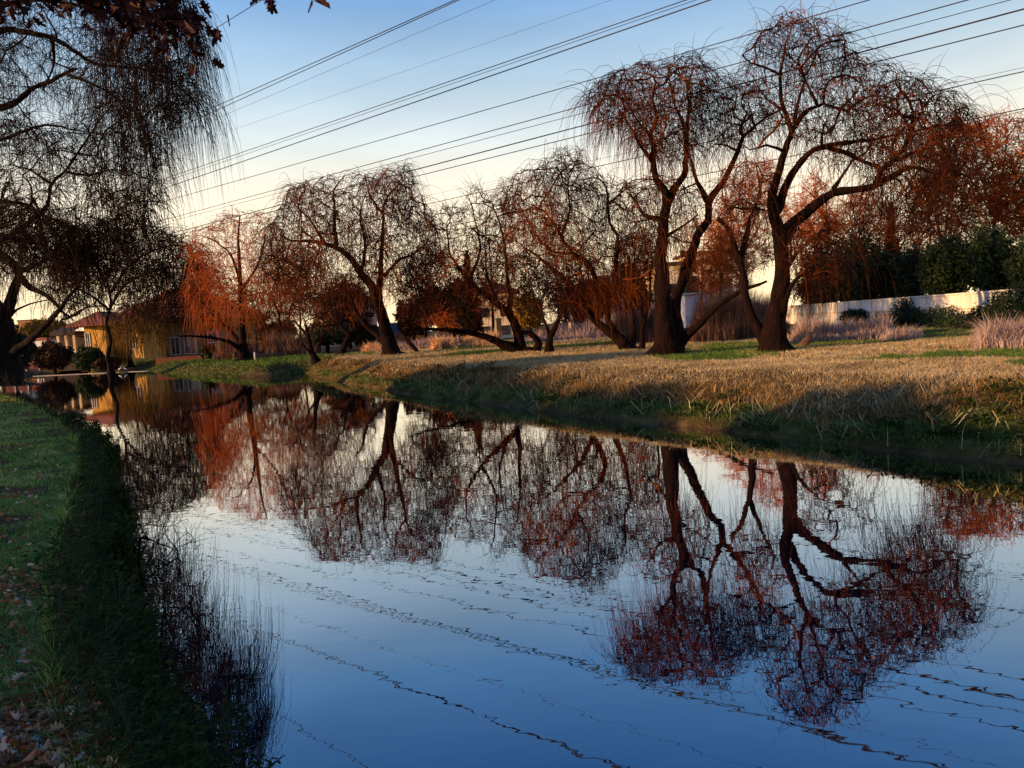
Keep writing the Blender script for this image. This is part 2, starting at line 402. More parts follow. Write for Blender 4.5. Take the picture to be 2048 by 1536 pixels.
# ------------------------------------------------------------------ tree engine
class Tree:
    def __init__(s, base, D=None, seed=0, wig=0.05):
        s.r = np.random.default_rng(seed)
        b = on_plane(base[0], base[1], 0.97)
        s.D = D if D else b[1]
        s.base = base
        s.pos = []; s.par = []; s.rad = []; s.px = []; s.off = []; s.traced = []
        s.wig = wig
    def limb(s, pts, w0, w1=None, slope=None, start=None):
        """pts: picture positions on the tree's own upright plane, w0, w1: picture widths there"""
        pts = [np.array(p, float) for p in pts]
        w1 = w0 * 0.5 if w1 is None else w1
        root = not s.pos
        if root:
            parent, off0 = -1, 0.0
        else:
            a = np.array(s.px); d = np.hypot(*(a - pts[0]).T)
            parent = int(np.argmin(d)); off0 = s.off[parent]
            if d[parent] > 1: pts = [a[parent]] + pts if d[parent] > 6 else [a[parent]] + pts[1:]
        if slope is None: slope = s.r.uniform(-0.7, 0.7) if not root else s.r.uniform(-0.1, 0.1)
        stp = 0.28 * FOC / s.D
        P = [pts[0]] + pts + [pts[-1]]
        res = []
        for i in range(1, len(P) - 2):
            p0, p1, p2, p3 = P[i - 1], P[i], P[i + 1], P[i + 2]
            n = max(1, int(round(np.hypot(*(p2 - p1)) / stp)))
            for k in range(n):
                t_ = k / n
                res.append(0.5 * (2 * p1 + (p2 - p0) * t_ + (2 * p0 - 5 * p1 + 4 * p2 - p3) * t_ ** 2 + (3 * p1 - p0 - 3 * p2 + p3) * t_ ** 3))
        res.append(pts[-1])
        if not root: res = res[1:]
        n = len(res); L = 0; prev = s.px[parent] if not root else res[0]
        nz = 0
        for i, q in enumerate(res):
            L += np.hypot(*(q - prev)) * s.D / FOC; prev = q
            nz = nz * 0.9 + s.r.normal() * s.wig
            off = off0 + slope * L + nz
            q = q + s.r.normal(size=2) * s.wig * 0.25 * FOC / s.D
            p = at(q[0], q[1], s.D + off)
            wd = w0 + (w1 * 0.6 - w0) * (i / max(1, n - 1)) ** 0.52
            s.pos.append(p); s.par.append(parent); s.rad.append(0.5 * wd * s.D / FOC)
            s.px.append(q); s.off.append(off); s.traced.append(True)
            parent = len(s.pos) - 1
        return s
    def sample_poly(s, poly, n, thick, centre_off=0.0):
        poly = np.array(poly, float)
        lo, hi = poly.min(0), poly.max(0)
        q = s.r.uniform(lo, hi, (n * 5, 2))
        sd = poly_sd(q[:, 0], q[:, 1], poly)
        k = sd < 0
        q = q[k][:n]; sd = -sd[k][:n]
        m_ = max(20.0, sd.max())
        th = thick * np.sqrt(np.clip(0.25 + sd / m_, 0, 1))
        off = s.r.uniform(-1, 1, len(q)) * th + centre_off
        return at(q[:, 0], q[:, 1], s.D + off)
    def grow(s, att, step=0.26, kill=0.34, infl=4.0, it=110, up=0.0, jit=0.15, maxn=9000):
        att = np.asarray(att)
        # crooked side branches first, each reaching for a far point of the crown
        ns = int(min(190, 20 + len(att) / 22)); sc_ = step / 0.26
        for tq in att[s.r.permutation(len(att))[:ns * 3]]:
            P_ = np.array(s.pos); dd = np.linalg.norm(P_ - tq, axis=1)
            dd = dd + 0.25 * s.r.random(len(dd))
            i = int(dd.argmin()); L = np.linalg.norm(P_[i] - tq)
            if L < 0.75 * sc_ or L > 5 * sc_: continue
            ns -= 1
            if ns < 0: break
            n = max(3, int(L / step)); r_a = min(0.62 * s.rad[i], (0.018 + 0.016 * L) * sc_); d0 = (tq - P_[i]) / L
            cur = P_[i].copy(); par_ = i; wob = np.cross(d0, s.r.normal(size=3)) * 0.35; ph = s.r.uniform(0, 6)
            for k in range(n):
                d_ = (tq - cur); d_ /= np.linalg.norm(d_) + 1e-9
                d_ = d_ + wob * math.cos(ph + k * 0.9) * 1.1 + s.r.normal(size=3) * 0.15; d_ /= np.linalg.norm(d_)
                cur = cur + d_ * step
                s.pos.append(cur.copy()); s.par.append(par_); par_ = len(s.pos) - 1
                s.rad.append(max(0.012 * sc_, r_a * (1 - 0.75 * (k + 1) / n))); s.traced.append(True); s.px.append(np.array([-1e5, 0])); s.off.append(0.0)
        pos = np.array(s.pos); par = list(s.par)
        N = len(pos)
        cand = [i for i in range(N) if s.rad[i] > 0]
        d = np.linalg.norm(att[:, None] - pos[None, :], axis=2)
        near = d.argmin(1); nd = d.min(1)
        alive = nd > kill
        P = list(pos)
        lastdir = {}
        for _ in range(it):
            a = np.where(alive & (nd < infl))[0]
            if len(a) == 0 or len(P) > maxn: break
            u, inv = np.unique(near[a], return_inverse=True)
            PA = np.array(P)[near[a]]
            v = att[a] - PA
            v /= np.linalg.norm(v, axis=1)[:, None] + 1e-9
            acc = np.zeros((len(u), 3)); np.add.at(acc, inv, v)
            acc /= np.linalg.norm(acc, axis=1)[:, None] + 1e-9
            acc += s.r.normal(size=acc.shape) * jit
            acc[:, 2] += up
            acc /= np.linalg.norm(acc, axis=1)[:, None] + 1e-9
            new = np.array([P[i] for i in u]) + acc * step
            b0 = len(P)
            for i, p in zip(u, new):
                P.append(p); par.append(int(i))
            dn = np.linalg.norm(att[:, None] - new[None, :], axis=2)
            j = dn.argmin(1); m_ = dn[np.arange(len(att)), j]
            better = m_ < nd
            near = np.where(better, b0 + j, near); nd = np.minimum(nd, m_)
            stuck = np.zeros(len(att), bool)
            stuck[a] = ~better[a] & (s.r.random(len(a)) < 0.5)
            alive &= (nd > kill) & ~stuck
        k = len(P) - N
        s.pos = P; s.par = par; s.rad += [0.0] * k; s.traced += [False] * k
        return s
    def radii(s, r0=0.008, ex=2.15):
        n = len(s.pos); acc = np.zeros(n); kids = np.zeros(n, int)
        for i in range(n - 1, -1, -1):
            if kids[i] == 0: acc[i] = r0 ** ex
            p = s.par[i]
            if p >= 0:
                acc[p] += acc[i]; kids[p] += 1
        pr = acc ** (1 / ex)
        s.kids = kids
        R_ = np.where(s.traced, np.maximum(np.array(s.rad), np.minimum(pr, 0.04)), np.minimum(pr, 0.11))
        for i in range(n):      # never thicker than what it grows from
            p = s.par[i]
            if p >= 0: R_[i] = min(R_[i], R_[p])
        s.R = R_
        return s
    def mesh_edges(s, sel, sides, lump=0.0):
        P = np.array(s.pos); par = np.array(s.par); R_ = s.R
        e = np.where(sel)[0]
        e = e[par[e] >= 0]
        if len(e) == 0: return None
        pp = par[e]
        d = P - P[np.maximum(par, 0)]
        d /= np.linalg.norm(d, axis=1)[:, None] + 1e-9
        root = par < 0; d[root] = (0, 0, 1)
        # smooth directions with one child
        dd = d.copy(); np.add.at(dd, par[~root], d[~root] * (R_[~root] / (R_[par[~root]] + 1e-9))[:, None] ** 2)
        dd /= np.linalg.norm(dd, axis=1)[:, None] + 1e-9
        def ring(c, dr, r):
            ref = np.tile(np.array([0.31, 0.93, 0.19]), (len(c), 1))
            a = np.cross(dr, ref); a /= np.linalg.norm(a, axis=1)[:, None] + 1e-9
            b_ = np.cross(dr, a)
            th = np.arange(sides) * 2 * math.pi / sides
            o = a[:, None] * np.cos(th)[None, :, None] + b_[:, None] * np.sin(th)[None, :, None]
            rr = r[:, None] * np.ones(sides)
            q = c[:, None] + o * rr[..., None]
            if lump:
                nzv = np.sin(q[..., 0] * 9 + q[..., 2] * 2.1) * np.sin(q[..., 1] * 8 - q[..., 2] * 1.7) + 0.6 * np.sin(q[..., 2] * 7 + q[..., 0] * 17)
                q = c[:, None] + o * (rr * (1 + lump * nzv))[..., None]
            return q
        small = R_[e] < 0.62 * R_[pp]
        child = ring(P[e], dd[e], R_[e])
        pd = np.where(small[:, None], d[e], dd[pp])
        prad = np.where(small, R_[e] * 1.15, R_[pp])
        parent = ring(P[pp], pd, prad)
        V = np.concatenate([parent, child], 1).reshape(-1, 3)
        b0 = np.arange(len(e))[:, None] * 2 * sides
        k = np.arange(sides)[None]; k2 = (k + 1) % sides
        Fq = np.stack([b0 + k, b0 + k2, b0 + sides + k2, b0 + sides + k], -1).reshape(-1, 4)
        return V, Fq
    def twigs(s, per, length, droop=0.35, out=0.6, K=6, r=(0.010, 0.003), maxr=0.03, up0=0.25, sel=None, clump=0.7, sides=3, jit=0.07):
        P = np.array(s.pos); par = np.array(s.par)
        ok = (s.R < maxr) & (np.array(s.par) >= 0)
        if sel is not None: ok &= sel(P)
        idx = np.where(ok)[0]
        if len(idx) == 0: return None
        nzv = vnoise(P[idx, 0] * 1.0 + P[idx, 2], P[idx, 1] + P[idx, 2] * 0.7, 1.3, 21)
        lam = per * np.clip(1 + clump * nzv * 2.2, 0.1, 3)
        lam = lam * 1.25 * np.where(s.kids[idx] == 0, 2.0, 1.0)
        cnt = s.r.poisson(lam)
        ii = np.repeat(idx, cnt); n = len(ii)
        base = P[ii] + (P[par[ii]] - P[ii]) * s.r.random((n, 1))
        d = P[ii] - P[par[ii]]; d /= np.linalg.norm(d, axis=1)[:, None] + 1e-9
        d = d * 0.8 + s.r.normal(size=(n, 3)) * out; d[:, 2] += up0
        d /= np.linalg.norm(d, axis=1)[:, None] + 1e-9
        r = (r[0] * 1.25, r[1] * 1.25)
        Ls = s.r.uniform(length[0], length[1], n) ** 1.0
        seg = Ls / (K - 1)
        pts = [base]
        for k in range(K - 1):
            d = d + np.array([0, 0, -droop]) + s.r.normal(size=(n, 3)) * jit
            d /= np.linalg.norm(d, axis=1)[:, None] + 1e-9
            pts.append(pts[-1] + d * seg[:, None])
        pts = np.stack(pts, 1)                     # n,K,3
        pts[:, :, 2] = np.maximum(pts[:, :, 2], 0.35 + 0.3 * s.r.random((n, 1)))
        return tube_paths(pts, r[0], r[1], sides)

def tube_paths(pts, r0, r1, sides=3, sc=None):
    n, K = pts.shape[:2]
    t_ = np.gradient(pts, axis=1)
    t_ /= np.linalg.norm(t_, axis=2)[..., None] + 1e-9
    ref = np.array([0.31, 0.93, 0.19])
    a = np.cross(t_, ref); a /= np.linalg.norm(a, axis=2)[..., None] + 1e-9
    b_ = np.cross(t_, a)
    rr = r0 + (r1 - r0) * np.arange(K) / (K - 1)
    rr = rr[None, :, None, None] * (sc[:, None, None, None] if sc is not None else 1)
    th = np.arange(sides) * 2 * math.pi / sides
    V = pts[:, :, None] + (a[:, :, None] * np.cos(th)[None, None, :, None] + b_[:, :, None] * np.sin(th)[None, None, :, None]) * rr
    V = V.reshape(-1, 3)
    b0 = (np.arange(n) * K * sides)[:, None, None] + (np.arange(K - 1) * sides)[None, :, None]
    k = np.arange(sides)[None, None]; k2 = (k + 1) % sides
    Fq = np.stack([b0 + k, b0 + k2, b0 + sides + k2, b0 + sides + k], -1).reshape(-1, 4)
    return V, Fq

def merge(parts):
    V = []; Fs = []; o = 0
    for p in parts:
        if p is None: continue
        v, f = p
        V.append(v); Fs.append(f + o); o += len(v)
    return np.concatenate(V), np.concatenate(Fs)

def finish_tree(tr, name, label, cat, group, tw, bark='bark', twm='twig', flare=True, thr=0.05, r0=0.010):
    tr.radii(r0)
    gz = 0.9
    P = np.array(tr.pos)
    if flare:
        h = P[:, 2] - P[0, 2]
        near0 = np.hypot(P[:, 0] - P[0, 0], P[:, 1] - P[0, 1]) < 1.2
        tr.R = tr.R * np.where(near0 & np.array(tr.traced), 1 + 0.75 * np.exp(-np.clip(h, 0, 9) / 0.32), 1)
    root = empty(name, tuple(P[0]))
    tag(root, label, cat, group)
    big = tr.R > thr
    V, Fq = tr.mesh_edges(big | (np.arange(len(P)) < 4), 13, 0.10)
    link_mesh('trunk', np_mesh('trunk', V, [Fq], M[bark]), root)
    parts = [tr.mesh_edges(~big & (tr.R > 0.02), 5), tr.mesh_edges(~big & (tr.R <= 0.02), 3)]
    for kw in tw: parts.append(tr.twigs(**kw))
    V, Fq = merge(parts)
    link_mesh('crown', np_mesh('crown', V, [Fq], M[twm]), root)
    print(name, label[:30], 'nodes', len(P), 'crown faces', len(Fq))
    return root

# ------------------------------------------------------------------ willows of the far bank (traced limbs, grown crowns)
def px_sel(fn):
    def f(P):
        x, y = project(P); return fn(x, y)
    return f
WILLOWS = 'bare weeping willows along the far bank'
SUNNY = dict(per=1.0, length=(0.3, 1.5), droop=0.30, out=0.75, up0=0.25, K=7, r=(0.0085, 0.003), jit=0.10)

# the tallest willow
T = Tree((1545, 707), seed=1)
T.limb([(1548, 712), (1548, 655), (1560, 590), (1566, 520), (1556, 458)], 58, 40, 0.0)
T.limb([(1556, 458), (1544, 402), (1555, 350), (1570, 303), (1583, 263), (1577, 243), (1565, 212), (1561, 175), (1561, 142), (1568, 113), (1572, 88), (1588, 37)], 27, 4, 0.05)
T.limb([(1583, 258), (1603, 234), (1621, 217), (1647, 208), (1649, 179), (1665, 157), (1694, 150), (1712, 160)], 13, 4, 0.4)
T.limb([(1647, 208), (1694, 221), (1712, 208), (1753, 190), (1790, 200)], 9, 4, -0.4)
T.limb([(1590, 240), (1592, 226), (1599, 197), (1610, 157), (1603, 135), (1628, 106), (1650, 88), (1690, 80)], 9, 3, -0.5)
T.limb([(1632, 208), (1618, 175), (1605, 146), (1598, 120), (1620, 80)], 7, 3, 0.6)
T.limb([(1567, 220), (1540, 205), (1520, 180), (1505, 150)], 7, 3, 0.5)
T.limb([(1561, 150), (1530, 135), (1500, 125), (1485, 110)], 6, 3, -0.5)
T.limb([(1572, 300), (1534, 290), (1500, 300), (1478, 280)], 6, 3, -0.6)
T.limb([(1566, 490), (1577, 456), (1603, 434), (1636, 405), (1665, 387), (1701, 380), (1749, 372), (1760, 343), (1785, 321), (1807, 299), (1826, 255), (1840, 226)], 32, 8, -0.25)
T.limb([(1749, 372), (1785, 354), (1811, 336), (1840, 336), (1869, 347), (1902, 343), (1940, 355)], 15, 5, 0.3)
T.limb([(1555, 420), (1574, 365), (1592, 336), (1614, 310), (1643, 294), (1669, 299), (1701, 310), (1731, 325), (1760, 336)], 22, 12, 0.25)
T.limb([(1669, 376), (1687, 347), (1705, 322)], 10, 6, 0.1)
T.limb([(1643, 290), (1690, 284), (1738, 281), (1789, 270), (1840, 260), (1890, 250)], 12, 4, 0.5)
T.limb([(1785, 321), (1820, 310), (1860, 290), (1900, 270), (1935, 250)], 10, 4, -0.4)
T.limb([(1643, 290), (1647, 252), (1661, 226)], 6, 2, 0.3)
T.limb([(1826, 255), (1822, 210), (1800, 175)], 7, 3, 0.5)
T.limb([(1540, 700), (1515, 655), (1493, 604), (1490, 564), (1479, 520), (1468, 484), (1453, 451), (1436, 436)], 30, 14, 0.3)
T.limb([(1560, 640), (1570, 604), (1588, 564), (1628, 528), (1670, 520)], 16, 5, -0.5)
T.limb([(1479, 520), (1500, 440), (1520, 380), (1512, 330)], 14, 5, 0.6)
att = np.concatenate([
    T.sample_poly([(1482, 95), (1530, 45), (1590, 8), (1660, 28), (1720, 90), (1790, 125), (1865, 150), (1955, 205), (1920, 260), (1905, 340), (1860, 420), (1790, 430), (1745, 390), (1700, 340), (1640, 330), (1600, 280), (1530, 260), (1485, 200)], 2550, 3.2),
    T.sample_poly([(1700, 190), (1800, 150), (1950, 215), (1930, 300), (1890, 400), (1780, 350), (1720, 300)], 1190, 2.6),
    T.sample_poly([(1440, 330), (1530, 310), (1560, 360), (1530, 440), (1480, 460), (1430, 420)], 442, 1.6),
    T.sample_poly([(1580, 440), (1700, 400), (1760, 440), (1680, 560), (1600, 600), (1570, 540)], 272, 2.2)])
T.grow(att)
finish_tree(T, 'willow_tree', 'tallest bare willow on the far bank, its thick limb arching towards the white wall', 'tree', WILLOWS,
            [SUNNY, dict(per=0.3, length=(1.0, 3.0), droop=0.55, out=0.5, K=8, r=(0.008, 0.003))])

# forked willow left of it
T = Tree((1335, 712), seed=2)
T.limb([(1334, 716), (1332, 690), (1328, 646), (1325, 573), (1322, 514), (1326, 456), (1332, 415), (1330, 383), (1313, 359), (1306, 324), (1307, 290), (1302, 268), (1315, 235), (1305, 200), (1312, 165)], 58, 5, 0.0)
T.limb([(1333, 418), (1348, 377), (1369, 350), (1371, 325), (1373, 277), (1377, 219), (1377, 175), (1388, 128)], 20, 5, 0.3)
T.limb([(1350, 700), (1354, 661), (1350, 610), (1366, 558), (1377, 523), (1395, 473), (1415, 441), (1417, 406)], 34, 24, 0.25)
T.limb([(1417, 410), (1401, 377), (1386, 339), (1376, 298), (1366, 255), (1358, 220)], 13, 5, 0.2)
T.limb([(1420, 400), (1439, 376), (1461, 336), (1475, 303), (1486, 274), (1504, 259), (1534, 234), (1558, 222)], 19, 6, -0.2)
T.limb([(1486, 274), (1482, 252), (1493, 226), (1482, 204), (1490, 180)], 8, 3, 0.4)
T.limb([(1475, 303), (1455, 292), (1430, 288), (1415, 300), (1412, 315)], 6, 3, -0.5)
T.limb([(1355, 690), (1391, 655), (1420, 625), (1446, 604), (1475, 586), (1504, 575), (1534, 563)], 26, 8, -0.4)
T.limb([(1323, 438), (1290, 432), (1272, 403), (1255, 385)], 13, 5, 0.5)
T.limb([(1306, 320), (1280, 290), (1262, 255), (1240, 220), (1225, 200)], 9, 3, -0.5)
T.limb([(1306, 275), (1275, 240), (1250, 200)], 7, 3, 0.5)
T.limb([(1373, 260), (1350, 210), (1340, 160), (1335, 130)], 8, 3, 0.5)
T.limb([(1322, 500), (1300, 540), (1280, 555), (1245, 558)], 9, 4, 0.6)
T.limb([(1336, 470), (1370, 450), (1395, 430)], 9, 5, -0.5)
att = np.concatenate([
    T.sample_poly([(1168, 205), (1195, 155), (1260, 125), (1330, 112), (1400, 100), (1430, 150), (1425, 230), (1400, 300), (1350, 320), (1290, 300), (1230, 260), (1185, 240)], 2210, 2.8),
    T.sample_poly([(1430, 150), (1510, 160), (1540, 215), (1520, 270), (1450, 300), (1420, 250)], 646, 2.0),
    T.sample_poly([(1240, 360), (1330, 340), (1400, 380), (1400, 470), (1330, 500), (1260, 470)], 510, 2.4)])
T.grow(att)
finish_tree(T, 'willow_tree', 'tall forked willow with a low limb reaching right, next to the tallest one', 'tree', WILLOWS,
            [SUNNY, dict(per=0.6, length=(1.0, 3.2), droop=0.55, out=0.5, K=8, r=(0.008, 0.003))])

# leaning clump
T = Tree((1262, 702), seed=3)
T.limb([(1262, 706), (1252, 695), (1231, 672), (1202, 652), (1172, 617), (1143, 573), (1114, 544), (1076, 514), (1052, 497)], 30, 7, 0.2)
T.limb([(1172, 617), (1190, 570), (1178, 529), (1146, 506), (1122, 473), (1105, 444), (1090, 424), (1064, 409)], 18, 5, -0.2)
T.limb([(1231, 672), (1215, 626), (1230, 560), (1234, 500), (1234, 470), (1219, 444), (1216, 409), (1213, 377), (1196, 356), (1166, 359)], 17, 5, 0.2)
T.limb([(1125, 475), (1140, 420), (1135, 370), (1150, 330)], 8, 3, 0.5)
T.limb([(1146, 506), (1100, 500), (1060, 450), (1035, 400)], 8, 3, 0.5)
T.limb([(1216, 409), (1250, 380), (1275, 370)], 7, 3, 0.4)
T.limb([(1262, 700), (1270, 660), (1262, 610), (1240, 590)], 14, 5, 0.4)
att = np.concatenate([
    T.sample_poly([(985, 400), (1012, 345), (1060, 335), (1090, 305), (1165, 290), (1190, 340), (1240, 345), (1290, 390), (1310, 470), (1300, 560), (1220, 620), (1120, 620), (1040, 590), (1000, 520)], 2500, 3.6)])
T.grow(att)
finish_tree(T, 'willow_tree', 'willow leaning left with several slanting stems, just left of the forked willow', 'tree', WILLOWS,
            [SUNNY, dict(per=0.5, length=(1.0, 2.8), droop=0.5, out=0.5, K=8)])
T = Tree((1282, 702), seed=33, D=None)
T.limb([(1283, 706), (1287, 655), (1298, 608), (1301, 558), (1296, 520)], 13, 6, 0.1)
T.limb([(1290, 640), (1275, 600), (1262, 560)], 8, 4, 0.3)
T.grow(T.sample_poly([(1240, 480), (1310, 470), (1330, 560), (1260, 590)], 340, 1.5))
finish_tree(T, 'willow_tree', 'slender upright sapling willow between the leaning and the forked willow', 'tree', WILLOWS,
            [dict(per=0.8, length=(0.6, 1.8), droop=0.45, out=0.5, K=7)])

# low spreading willow
T = Tree((1037, 708), seed=4)
T.limb([(1043, 712), (1040, 690), (1034, 660), (1023, 634), (996, 608), (961, 582), (938, 561), (903, 514), (895, 470)], 30, 5, 0.1)
T.limb([(1020, 622), (1021, 588), (1014, 555), (1010, 500), (1000, 450), (985, 410)], 13, 4, 0.3)
T.limb([(1034, 700), (996, 684), (961, 670), (909, 661), (850, 658), (800, 652)], 24, 5, -0.3)
T.limb([(1046, 708), (1072, 700), (1078, 688), (1066, 669), (1045, 664)], 22, 14, -0.3)
T.limb([(938, 561), (960, 500), (950, 440), (940, 400)], 8, 3, -0.4)
T.limb([(996, 608), (975, 550), (970, 480), (975, 420)], 8, 3, 0.5)
att = np.concatenate([
    T.sample_poly([(850, 440), (885, 400), (915, 410), (950, 362), (985, 380), (1020, 365), (1060, 430), (1085, 520), (1060, 600), (1000, 620), (930, 640), (850, 620), (800, 560)], 2300, 3.6),
    T.sample_poly([(830, 560), (900, 540), (950, 600), (900, 640), (820, 630)], 442, 2)])
T.grow(att)
finish_tree(T, 'willow_tree', 'spreading willow with a long limb lying low above the tawny grass', 'tree', WILLOWS,
            [dict(per=0.9, length=(0.4, 1.3), droop=0.12, out=0.6, up0=0.5, K=6), dict(per=0.2, length=(0.8, 1.8), droop=0.45, out=0.5, K=7)])
T = Tree((1097, 708), seed=5)
T.limb([(1097, 711), (1101, 675), (1115, 645), (1125, 617), (1135, 590)], 20, 8, 0.1)
T.limb([(1100, 680), (1090, 646), (1081, 617), (1068, 595)], 9, 4, 0.3)
T.grow(T.sample_poly([(1050, 560), (1100, 520), (1180, 540), (1200, 600), (1120, 620), (1060, 610)], 612, 2))
finish_tree(T, 'willow_tree', 'short willow with a narrow V fork in front of the lattice tower', 'tree', WILLOWS,
            [dict(per=0.8, length=(0.5, 1.6), droop=0.4, out=0.6, K=7)])

# round crowned willow in the middle
T = Tree((780, 712), seed=6)
T.limb([(784, 717), (776, 680), (768, 645), (758, 610), (745, 573), (722, 547), (704, 520), (681, 500), (649, 488), (620, 482), (584, 482), (560, 470)], 40, 5, 0.0)
T.limb([(669, 497), (669, 456), (669, 415), (668, 380), (690, 350)], 11, 4, 0.4)
T.limb([(755, 600), (760, 567), (763, 514), (766, 456), (769, 406), (789, 377), (807, 362)], 17, 4, 0.3)
T.limb([(769, 552), (798, 520), (822, 511), (850, 490)], 10, 4, -0.5)
T.limb([(722, 547), (730, 490), (720, 430), (735, 380)], 9, 3, -0.5)
T.limb([(649, 488), (620, 440), (590, 410), (575, 390)], 8, 3, 0.5)
T.limb([(769, 430), (740, 390), (730, 350)], 7, 3, 0.5)
T.limb([(776, 700), (754, 670), (725, 643), (711, 620), (700, 590), (680, 570)], 17, 6, 0.3)
att = np.concatenate([
    T.sample_poly([(520, 480), (552, 420), (566, 372), (605, 358), (620, 372), (650, 340), (690, 352), (715, 338), (745, 352), (770, 335), (812, 322), (835, 350), (845, 385), (870, 430), (890, 520), (860, 610), (790, 590), (740, 560), (640, 570), (560, 580), (510, 540)], 5200, 4.6)])
T.grow(att, step=0.34, kill=0.45)
finish_tree(T, 'willow_tree', 'broad round willow with a trunk curving left, its crown crossed by the power wires', 'tree', WILLOWS,
            [dict(per=0.85, length=(0.4, 1.6), droop=0.34, out=0.7, up0=0.35, K=6, r=(0.013, 0.004)), dict(per=0.5, length=(1.2, 3.0), droop=0.5, out=0.5, K=8, r=(0.013, 0.004))])
T = Tree((683, 709), seed=7)
T.limb([(681, 714), (690, 690), (703, 664), (714, 645), (716, 628)], 18, 9, 0.0)
T.limb([(700, 670), (680, 650), (669, 608), (655, 590)], 13, 4, 0.2)
T.limb([(710, 648), (690, 640), (672, 649), (640, 652), (615, 645)], 9, 3, -0.5)
T.grow(T.sample_poly([(600, 560), (680, 540), (740, 580), (720, 640), (640, 650), (590, 620)], 850, 3))
finish_tree(T, 'willow_tree', 'crooked small willow behind the foot of the broad round one', 'tree', WILLOWS,
            [dict(per=0.6, length=(0.5, 1.8), droop=0.4, out=0.6, K=7, r=(0.013, 0.004))])
T = Tree((634, 724), seed=8)
T.limb([(634, 726), (622, 700), (616, 670), (612, 650)], 17, 9, 0.0)
T.limb([(616, 668), (590, 645), (570, 640)], 7, 3, 0.3)
T.limb([(626, 715), (606, 690), (597, 670)], 7, 3, -0.4)
T.grow(T.sample_poly([(545, 610), (600, 585), (680, 600), (690, 650), (620, 670), (560, 660)], 714, 2))
finish_tree(T, 'willow_tree', 'stunted willow stump with spiky shoots at the mouth of the inlet', 'tree', WILLOWS,
            [dict(per=0.5, length=(0.5, 1.6), droop=0.15, out=0.7, K=7, r=(0.012, 0.004))], twm='twig_dark')
T = Tree((486, 718), seed=9)
T.limb([(489, 722), (488, 700), (484, 661), (482, 600), (479, 540), (477, 468), (480, 430)], 24, 4, 0.0)
T.limb([(486, 704), (474, 678), (452, 652), (423, 626), (400, 600)], 14, 5, 0.2)
T.limb([(487, 712), (472, 692), (445, 680), (403, 673), (350, 672)], 13, 4, -0.4)
T.limb([(481, 560), (461, 509), (440, 490), (423, 479), (400, 470)], 8, 3, 0.4)
T.limb([(482, 580), (510, 540), (525, 500), (530, 460)], 8, 3, -0.4)
att = np.concatenate([
    T.sample_poly([(370, 480), (392, 450), (412, 445), (440, 420), (478, 410), (500, 425), (530, 418), (565, 450), (580, 520), (560, 600), (470, 640), (380, 610)], 2900, 4.4),
    T.sample_poly([(360, 580), (430, 560), (500, 580), (500, 640), (400, 650)], 510, 3.0)])
T.grow(att, step=0.36, kill=0.5)
finish_tree(T, 'willow_tree', 'forked willow left of the inlet with a hanging orange brown crown', 'tree', WILLOWS,
            [dict(per=0.7, length=(0.5, 1.8), droop=0.32, out=0.6, up0=0.3, K=6, r=(0.014, 0.005)), dict(per=0.22, length=(1.8, 4.5), droop=0.5, out=0.5, K=8, r=(0.014, 0.005))], twm='twig_orange')

# willow hanging over the far water
T = Tree((262, 728), seed=10, D=92)
T.limb([(262, 735), (258, 700), (262, 650), (270, 610)], 12, 6, 0.0)
T.limb([(260, 670), (240, 640), (225, 630)], 6, 3, 0.3)
T.limb([(262, 650), (290, 630), (315, 640)], 6, 3, -0.3)
T.grow(T.sample_poly([(215, 640), (260, 600), (320, 610), (330, 680), (220, 690)], 850, 3.5), step=0.45, kill=0.6)
finish_tree(T, 'willow_tree', 'golden green willow hanging to the water in front of the house', 'tree', WILLOWS,
            [dict(per=0.9, length=(2.0, 5.5), droop=0.5, out=0.5, K=8, r=(0.022, 0.008), maxr=0.09)], twm='twig_gold')

# ------------------------------------------------------------------ dark willow further along the near bank
T = Tree((218, 741), seed=14, D=84)
T.limb([(222, 746), (216, 712), (221, 680), (213, 645), (222, 605), (214, 565)], 11, 7, 0.0)
T.limb([(219, 615), (250, 570), (300, 545), (350, 535), (405, 550), (440, 575)], 9, 3, -0.2)
T.limb([(220, 590), (260, 530), (310, 500), (360, 490), (400, 505)], 8, 3, 0.3)
T.limb([(215, 570), (190, 530), (150, 500), (110, 490)], 8, 3, 0.2)
T.limb([(216, 620), (180, 590), (140, 575), (110, 580)], 7, 3, -0.3)
T.limb([(214, 565), (230, 510), (240, 460)], 7, 3, 0.2)
T.grow(np.concatenate([
    T.sample_poly([(90, 500), (150, 450), (240, 430), (330, 455), (420, 500), (450, 570), (400, 600), (300, 590), (200, 575), (110, 560)], 3000, 6.0),
    T.sample_poly([(230, 560), (420, 560), (440, 620), (330, 650), (240, 630)], 500, 4.0)]), step=0.45, kill=0.55, infl=8)
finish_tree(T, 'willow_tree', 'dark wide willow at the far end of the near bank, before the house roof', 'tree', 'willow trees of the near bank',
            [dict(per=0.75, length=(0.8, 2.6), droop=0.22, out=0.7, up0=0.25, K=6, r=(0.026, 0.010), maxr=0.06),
             dict(per=0.45, length=(2.5, 5.5), droop=0.5, out=0.5, K=8, r=(0.024, 0.009), maxr=0.06)], bark='bark_dark', twm='twig_dark')

